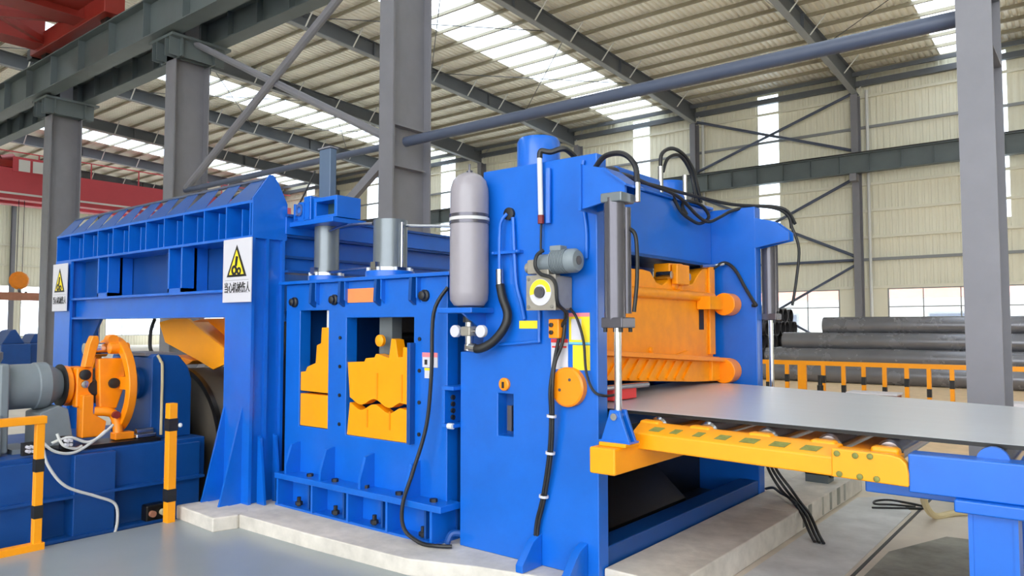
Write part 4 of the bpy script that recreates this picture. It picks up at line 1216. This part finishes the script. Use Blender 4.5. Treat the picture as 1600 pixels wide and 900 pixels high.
# posts and panels between the beams
for x0, x1 in ((-9.54, -9.24), (-7.80, -7.50)):
    MB().box(x0, x1, 4.0, 4.03, 2.105, 2.575).build('post_web', BLUE_SHADE, po)
    MB().box(x0, x0 + .03, Y0 + .02, 4.15, 2.105, 2.575).build('post_flange', BLUE, po)
    MB().box(x1 - .03, x1, Y0 + .02, 4.15, 2.105, 2.575).build('post_flange', BLUE, po)
    MB().box(x0, x1, Y0 + .02, 4.0, 2.105, 2.15).build('post_foot', BLUE, po)
MB().box(-9.27, -7.77, 4.16, 4.18, 2.105, 2.575).build('back_panel', BLUE_SHADE, po)
MB().box(-8.30, -8.26, 4.10, 4.16, 2.105, 2.575).build('panel_rib', BLUE_SHADE, po)
MB().box(-7.53, -6.98, 4.16, 4.18, 2.105, 2.575).build('back_panel', BLUE_SHADE, po)
MB().box(-10.27, -9.74, 4.02, 4.05, 2.105, 2.575).build('back_panel', BLUE_SHADE, po)
# legs
def leg(x0, x1, y0, y1, z0, z1):
    g = MB().box(x0, x1, y0, y0 + .03, z0, z1).box(x0, x1, y1 - .03, y1, z0, z1)
    g.box(x0 + .02, x0 + .05, y0 + .03, y1 - .03, z0, z1)
    g.box(x1 - .07, x1 - .04, y0 + .03, y1 - .03, z0, z1)
    return g.build('leg', BLUE, po)
lr = leg(-6.62, X1, Y0, 4.2, .12, 2.575)
MB().box(X1 - .04, X1 - .005, 4.0, 4.03, .12, 2.575).build('leg_rib', BLUE, lr)
ll = leg(-10.77, -10.28, Y0, 4.2, -.9, 2.575)
leg(-6.62, X1, 6.75, 7.1, .12, 2.575)
leg(-10.77, -10.28, 6.75, 7.1, -.9, 2.575)
MB().prism([(-10.28, 1.86), (-9.72, 1.86), (-10.08, 1.5), (-10.12, .9), (-10.28, .8)], 'y', 4.0, 4.03).build('haunch', BLUE_SHADE, po)
for x in (-6.60, -6.30):
    MB().prism([(Y0, .12), (Y0 - .22, .12), (Y0 - .20, .18), (Y0, 1.0)], 'x', x - .012, x + .012).build('foot_gusset', BLUE, po)
for y in (3.95, 4.11):
    MB().prism([(X1, .12), (X1 + .12, .12), (X1 + .11, .2), (X1 + .04, .72), (X1, .74)], 'y', y - .012, y + .012).build('foot_gusset', BLUE, po)
MB().prism([(-6.62, .12), (-6.80, .12), (-6.62, .95)], 'y', Y0, Y0 + .025).build('foot_gusset', BLUE, po)
# side beam running back from the corner
MB().box(-6.32, -6.28, 4.2, 6.9, 2.28, 2.82).build('side_web', BLUE, po)
for z, w in ((2.82, .16), (2.63, .10), (2.43, .05), (2.28, .16)):
    MB().box(-6.28 - .1, -6.28 + w, 4.2, 6.9, z - .012, z + .012).build('side_flange', BLUE_SHADE, po)
MB().box(-6.28, -6.16, 4.2, 6.9, 2.64, 2.82).build('side_box', BLUE, po, .005)
# far beam of the portal
MB().box(X0, X1, 6.9, 7.0, 2.0, 2.8).build('far_beam', BLUE_SHADE, po)
# warning signs
def sign(x0, x1, z0, z1, y):
    s = MB().box(x0, x1, y - .012, y, z0, z1).build('warning_sign', WLABEL, po, .003)
    s['label'] = 'white warning sign with yellow triangle'
    w, h = x1 - x0, z1 - z0
    cx = (x0 + x1) / 2
    def tri(sc, z_lo, z_hi, yy, name, material):
        hw = w * .35 * sc
        MB().prism([(cx - hw, z_lo), (cx + hw, z_lo), (cx, z_hi)], 'y', yy - .003, yy).build(name, material, s)
    tri(1, z0 + h * .40, z0 + h * .90, y - .012, 'triangle_border', BLACK)
    tri(.74, z0 + h * .435, z0 + h * .82, y - .015, 'triangle_field', YLABEL)
    zc = z0 + h * .52
    MB().ring((cx - .03 * w / .45, y - .018, zc - .01), (0, -1, 0), .045 * w / .45, .02 * w / .45, .003, 14).build('gear_mark', BLACK, s)
    MB().ring((cx + .045 * w / .45, y - .018, zc - .02), (0, -1, 0), .035 * w / .45, .014 * w / .45, .003, 12).build('gear_mark', BLACK, s)
    MB().bar((cx - .005, y - .019, zc + .03), (cx + .012, y - .019, zc + .12 * h / .6), .035 * w / .45, .003, (0, 1, 0)).build('hand_mark', BLACK, s)
    sz = w * .152
    text_mesh('sign_text', '当心机械伤人', sz, BLACK, s, (x0 + w * .06, y - .0125, z0 + h * .17), (1, 0, 0), (0, 0, 1.4))
    MB().box(x0 + w * .08, x1 - w * .08, y - .0135, y - .012, z0 + h * .345, z0 + h * .35).build('sign_rule', GREYST, s)
    MB().box(x0 + w * .08, x1 - w * .08, y - .0135, y - .012, z0 + h * .15, z0 + h * .155).build('sign_rule', GREYST, s)
sign(-6.60, -6.12, 1.975, 2.575, 3.82)
sign(-10.745, -10.285, 1.945, 2.555, 3.82)
for x in (-6.36, -10.5):
    MB().box(x - .1, x + .1, 3.82, 3.852, 2.2, 2.3).build('sign_bracket', BLUE_SHADE, po)

# ---- rolls between portal and crop shear
rl = thing('roll_stand', 'dark straightening rolls seen between portal and crop shear', 'machine', (-6.6, 5.4, .12))
for z, r in ((.55, .12), (.82, .12), (1.12, .10), (1.36, .1), (1.62, .1)):
    MB().cyl((-6.75, 4.6, z), (-6.75, 6.4, z), r, 20).build('roll', (DARKST if z > 1 else BLACKST), rl)
for y in (4.5, 6.4):
    MB().box(-6.95, -6.5, y, y + .1, .12, 1.8).build('roll_housing', BLACKST, rl)
MB().box(-6.16, -6.08, 4.25, 4.33, .12, 1.2).build('guide_post', BLUE, rl)

# ================================================================== COIL, ARM, DRIVE
co = thing('steel_coil', 'big dark steel coil behind the portal leg', 'coil', (-8.0, 5.0, .6))
MB().lathe([(.3, 0), (.86, 0), (.88, .02), (.88, 1.58), (.86, 1.6), (.3, 1.6)], (-8.1, 4.2, .40), (0, 1, 0), 64, True).build('strip_windings', COILM, co)
MB().ring((-8.1, 4.17, .40), (0, 1, 0), .90, .84, .05, 64).build('outer_wrap', BLACKST, co)
MB().cyl((-8.1, 4.07, .40), (-8.1, 6.2, .40), .29, 32).build('mandrel', BLACKST, co)
ar = thing('holddown_arm', 'orange hold-down arm slanting under the portal beam', 'arm', (-8.0, 4.35, 1.5))
MB().prism([(-8.86, 1.80), (-8.55, 1.84), (-8.2, 1.84), (-7.42, 1.52), (-7.40, 1.34), (-7.62, 1.28), (-7.9, 1.36), (-8.70, 1.56)], 'y', 4.3, 4.34).build('near_cheek', YELLOW, ar, .006)
MB().prism([(-8.86, 1.80), (-8.55, 1.84), (-8.2, 1.84), (-7.42, 1.52), (-7.40, 1.34), (-7.62, 1.28), (-7.9, 1.36), (-8.70, 1.56)], 'y', 4.66, 4.70).build('far_cheek', YELLOW, ar, .006)
MB().prism([(-8.80, 1.76), (-8.2, 1.80), (-7.46, 1.50), (-7.46, 1.40), (-8.66, 1.60)], 'y', 4.34, 4.66).build('arm_core', YELLOW, ar)
MB().prism([(-8.1, 1.84), (-7.5, 1.84), (-7.3, 1.72), (-7.3, 1.5), (-7.42, 1.5), (-7.6, 1.62)], 'y', 4.45, 4.7).build('bracket', ORANGE, ar, .01)
MB().prism([(-8.45, 1.42), (-8.0, 1.37), (-8.12, 1.32), (-8.36, 1.31)], 'y', 4.28, 4.5).build('lug', ORANGE, ar, .008)
MB().cyl((-8.3, 4.26, 1.36), (-8.3, 4.52, 1.36), .04, 14).build('pin', BLACKST, ar)
hose('black hose bending down by the orange hold-down arm', [(-8.92, 4.28, 1.84), (-8.97, 4.26, 1.7), (-8.98, 4.26, 1.5), (-8.92, 4.27, 1.42)], .022)

# blue gearbox
gx = thing('blue_gearbox', 'large blue gearbox housing beside the dark coil', 'gearbox', (-7.9, 3.8, .6))
MB().prism([(3.58, .62), (3.58, 1.44), (3.62, 1.47), (3.86, 1.45), (3.96, 1.33), (4.0, 1.2), (4.0, .62)], 'x', -8.4, -7.5).build('housing', BLUE_SHADE, gx, .012)
MB().box(-8.3, -7.6, 3.56, 3.9, 1.45, 1.48).build('lid_plate', GREYST, gx)
MB().tube([(-7.49, 3.63, 1.46), (-7.485, 3.66, 1.40), (-7.485, 3.68, 1.3), (-7.485, 3.68, .66)], .014, 8).build('oil_tube', SAND, gx)
MB().lathe([(.16, 0), (.16, .05), (.1, .06)], (-7.8, 3.58, 1.17), (0, -1, 0), 24).build('bearing_cap', BLUE_SHADE, gx)
# base in the pit
bs = thing('machine_base', 'dark blue stepped machine base standing in the pit', 'base', (-7.8, 3.0, -1))
MB().box(-9.0, -7.3, 1.0, 4.05, .2, .62).build('upper_bed', BLUE_SHADE, bs, .012)
MB().box(-8.9, -7.42, 1.0, 4.0, -1.0, .2).build('lower_bed', BLUE_SHADE, bs, .012)
MB().box(-7.42, -7.22, 2.78, 3.14, -1.0, .60).build('pillar', BLUE_SHADE, bs, .01)
MB().box(-7.42, -7.24, 1.3, 2.5, -1.0, .58).build('pillar', BLUE_SHADE, bs, .01)
MB().box(-7.42, -7.26, 3.72, 3.98, -1.0, .58).build('pillar', BLUE_SHADE, bs, .01)
for z in (.24, -.12):
    MB().box(-7.32, -7.2, 1.3, 4.0, z - .012, z + .012).build('ledge', BLUE_SHADE, bs)
o = thing('pit_valve', 'rusty valve assembly low in the pit beside the barrier post', 'valve', (-7.3, 3.5, -.1))
MB().box(-7.32, -7.2, 3.42, 3.62, -.12, .04).build('valve_body', BLACKST, o, .02)
MB().cyl((-7.2, 3.47, -.04), (-7.16, 3.47, -.04), .03, 12).build('brass_port', RUST, o)
MB().cyl((-7.2, 3.57, -.04), (-7.16, 3.57, -.04), .03, 12).build('brass_port', SAND, o)

# grey gearmotor
dm = thing('gearmotor', 'large grey gearmotor on the blue base behind barrier', 'motor', (-7.8, 2.4, .62))
ax = (-7.8, 0, 1.2)
MB().lathe([(.10, 2.34), (.20, 2.34), (.205, 2.36), (.205, 2.62), (.215, 2.63), (.215, 2.72), (.20, 2.74), (.14, 2.84), (.08, 2.86)], (-7.8, 0, 1.2), (0, 1, 0), 36).build('gear_case', MOTORGR, dm)
g = MB()
for k in range(24):
    a = k * math.pi / 12
    c, s_ = math.cos(a), math.sin(a)
    g.bar((-7.8 + c * .235, 1.9, 1.2 + s_ * .235), (-7.8 + c * .235, 2.3, 1.2 + s_ * .235), .012, .05, (c, 0, s_))
g.cyl((-7.8, 1.6, 1.2), (-7.8, 2.34, 1.2), .225, 32)
g.build('motor_body', MOTORGR, dm)
MB().box(-8.05, -7.53, 2.28, 2.36, .64, 1.42).build('motor_flange', MOTORGR, dm, .02)
MB().lathe([(.10, 0), (.12, .04), (.12, .1), (.06, .12)], (-7.75, 2.24, 1.42), (0, 0, 1), 16).build('vent_cap', MOTORGR, dm)
MB().prism([(2.62, .64), (2.92, .64), (2.86, .98), (2.78, 1.02), (2.62, .96)], 'x', -7.95, -7.6).build('gear_foot', MOTORGR, dm, .01)
MB().box(-8.0, -7.56, 2.4, 2.58, .62, .66).build('foot_plate', MOTORGR, dm)
MB().box(-7.64, -7.54, 1.9, 2.22, 1.0, 1.32).build('terminal_box', MOTORGR, dm, .02)
MB().box(-8.1, -7.5, 1.7, 2.3, .62, .98).build('motor_cradle', MOTORGR, dm, .015)

# orange coupling and brake wheel
cp = thing('drive_coupling', 'orange universal drive coupling with a tall spoked ring', 'coupling', (-7.8, 3.1, .66))
MB().cyl((-7.8, 2.86, 1.19), (-7.8, 2.915, 1.19), .185, 36).build('input_flange', ORANGE, cp, .006)
MB().cyl((-7.8, 2.845, 1.19), (-7.8, 2.86, 1.19), .20, 36).build('seal_ring', BLACK, cp)
MB().cyl((-7.8, 2.9, 1.19), (-7.8, 3.4, 1.17), .06, 20).build('shaft', STEEL, cp)
MB().box(-7.72, -7.62, 2.93, 3.08, .98, 1.36).build('yoke', ORANGE, cp, .02)
MB().box(-7.98, -7.88, 2.93, 3.08, .98, 1.36).build('yoke', ORANGE, cp, .02)
MB().lathe([(.05, 0), (.05, .03), (.03, .04)], (-7.62, 3.0, 1.29), (1, 0, 0), 14).build('yoke_bolt', BLACK, cp)
MB().lathe([(.035, 0), (.035, .03), (.02, .035)], (-7.62, 3.0, 1.2), (1, 0, 0), 14).build('yoke_bolt', STEEL, cp)
MB().lathe([(.08, 0), (.08, .10), (.06, .13)], (-7.74, 3.1, 1.16), (1, 0, 0), 16).build('cross_journal', BLACK, cp)
MB().lathe([(.16, 0), (.18, .03), (.17, .09), (.08, .12)], (-7.8, 3.15, 1.17), (0, 1, 0), 32).build('hub', BLACK, cp)
MB().prism([(3.10, 1.44), (3.34, 1.44), (3.36, 1.2), (3.28, .95), (3.12, .95)], 'x', -7.66, -7.56).build('hub_yoke', ORANGE, cp, .015)
MB().lathe([(.05, 0), (.05, .03), (.02, .035)], (-7.56, 3.24, 1.2), (1, 0, 0), 14).build('yoke_bolt', BLACK, cp)
def arc(a0, a1, ro, ri):
    A = [a0 + (a1 - a0) * k / 18 for k in range(19)]
    return [(-7.8 + ro * math.cos(R(a)), 1.165 + ro * math.sin(R(a))) for a in A] + [(-7.8 + ri * math.cos(R(a)), 1.165 + ri * math.sin(R(a))) for a in reversed(A)]
MB().prism(arc(-72, 82, .49, .40), 'y', 3.28, 3.36).build('ring_arm', ORANGE, cp, .012)
MB().prism(arc(98, 170, .47, .38), 'y', 3.28, 3.34).build('ring_arm', ORANGE, cp, .012)
for a in (60, 130):
    MB().cyl((-7.8 + .43 * math.cos(R(a)), 3.2, 1.165 + .43 * math.sin(R(a))), (-7.8 + .43 * math.cos(R(a)), 3.38, 1.165 + .43 * math.sin(R(a))), .055, 16).build('arm_pin', ORANGE, cp, .006)
MB().bar((-7.68, 3.32, 1.2), (-7.40, 3.32, 1.2), .12, .06, (0, 1, 0)).build('web', ORANGE, cp)
MB().cyl((-7.7, 3.02, 1.535), (-7.7, 3.3, 1.535), .055, 18).build('upper_roll', CHROME, cp)
MB().prism([(2.98, 1.36), (3.05, 1.36), (3.11, 1.6), (3.10, 1.66), (3.05, 1.66), (3.02, 1.58)], 'x', -7.68, -7.58).build('caliper_arm', ORANGE, cp, .01)
MB().lathe([(.05, 0), (.05, .1)], (-7.68, 3.24, 1.62), (1, 0, 0), 16).build('caliper_pivot', ORANGE, cp)
MB().prism([(2.96, .70), (3.16, .70), (3.18, .84), (3.06, .92), (3.06, 1.1), (2.96, 1.1)], 'x', -7.68, -7.54).build('support_bracket', ORANGE, cp, .012)
MB().tube([(-7.58, 3.08, .94), (-7.55, 3.18, .93), (-7.54, 3.24, .90), (-7.52, 3.27, .80), (-7.5, 3.27, .70)], .045, 12).build('link_arm', ORANGE, cp)
MB().box(-7.56, -7.44, 3.22, 3.40, .66, .73).build('link_foot', ORANGE, cp, .01)
MB().lathe([(.035, 0), (.035, .12)], (-7.58, 3.24, .9), (1, 0, 0), 14).build('link_pin', MAROON, cp)
MB().box(-7.7, -7.36, 2.7, 3.62, .62, .655).build('sole_plate', BLACKST, cp)
o = thing('steel_clamp', 'grey steel clamp lying on the dark sole plate', 'clamp', (-7.45, 3.46, .66))
MB().box(-7.52, -7.40, 3.40, 3.60, .655, .70).build('clamp_body', STEEL, o, .015)
MB().cyl((-7.46, 3.42, .72), (-7.46, 3.58, .72), .03, 12).build('clamp_screw', STEEL, o)
# pale wires
WIRE = mat('pale_wire', (206, 206, 204), .5)
wires = [([(-7.3, 2.62, .72), (-7.28, 2.75, .76), (-7.27, 2.9, .70), (-7.28, 3.02, .74), (-7.36, 3.16, .82)], 'pale wire running up to the orange link arm'),
         ([(-7.3, 2.5, .80), (-7.27, 2.62, .66), (-7.26, 2.78, .62), (-7.27, 2.95, .70), (-7.32, 3.08, .78)], 'pale wire looping lowest below the coupling'),
         ([(-7.3, 2.66, .80), (-7.27, 2.70, .70), (-7.26, 2.80, .655), (-7.28, 2.86, .67)], 'short pale wire bent sharply at the base edge'),
         ([(-7.22, 2.52, .72), (-7.2, 2.56, .55), (-7.19, 2.7, .35), (-7.18, 2.95, .22), (-7.18, 3.12, .12), (-7.19, 3.15, -.05), (-7.2, 3.12, -.2)], 'long pale wire drooping down the blue base into the pit')]
for pts, lb in wires:
    tag(MB().tube(pts, .013, 8).build('wire', WIRE), lb, 'wire')
for i, (x, y, z) in enumerate(((-7.27, 2.42, .68), (-7.27, 2.72, .70))):
    o = thing('connector', ('cluster of pale connectors beside the barrier corner', 'cluster of pale connectors under the coupling bracket')[i], 'connector', (x, y, z))
    for k in range(4):
        MB().cyl((x - .02, y + .03 * (k % 2), z + .035 * (k // 2)), (x + .05, y + .03 * (k % 2), z + .035 * (k // 2)), .014, 8).build('plug', WLABEL, o)
    MB().box(x - .06, x - .01, y - .03, y + .06, z - .04, z + .07).build('terminal_block', BLACK, o)

# ================================================================== GUARD RAILS
gr = thing('guard_rail', 'yellow guard rail frame with black bands at the pit edge', 'railing', (-6.6, 2.28, 0))
p = MB().box(-6.63, -6.57, 2.25, 2.31, .04, .985).build('post', YELLOW, gr, .005)
for z in (.66, .30):
    MB().box(-6.632, -6.568, 2.248, 2.312, z - .05, z + .05).build('black_band', BLACK, p)
MB().box(-6.64, -6.56, 1.0, 2.32, .985, 1.045).build('top_rail', YELLOW, gr, .005)
MB().box(-6.64, -6.56, 1.0, 2.33, .0, .06).build('bottom_rail', YELLOW, gr, .005)
MB().box(-6.63, -6.57, 1.0, 1.06, .04, .985).build('post', YELLOW, gr, .005)
gp = thing('guard_post', 'single yellow guard post with black bands beside the concrete block', 'post', (-6.6, 3.34, 0))
p = MB().box(-6.64, -6.56, 3.30, 3.375, 0, 1.06).build('post', YELLOW, gp, .005)
for z in (.87, .245):
    MB().box(-6.644, -6.556, 3.296, 3.379, z - .055, z + .055).build('black_band', BLACK, p)
o = MB().ball((-6.56, 3.40, .86), .02, 10).build('chain_eye', WHITE, gp)

# building outside the windows
fb = thing('outside_building', 'pale pink building outside the far windows', 'building', (-10, 62, -.3))
MB().box(-90, 30, 60, 66, -.3, 3.8).build('walls', WHITE, fb)
MB().box(-90.2, 30.2, 59.8, 66.2, 3.8, 5.2).build('parapet', FARBRICK, fb)
MB().box(-91, 31, 59.5, 66.5, 5.2, 5.5).build('roof', WHITE, fb)
for k in range(20):
    x = -88 + k * 6
    f = MB().box(x, x + 3, 59.85, 60, 1.0, 2.8).build('window', GIRTDK, fb)
    MB().box(x + .15, x + 2.85, 59.82, 59.85, 1.15, 2.65).build('pane', PIPEGR, f)
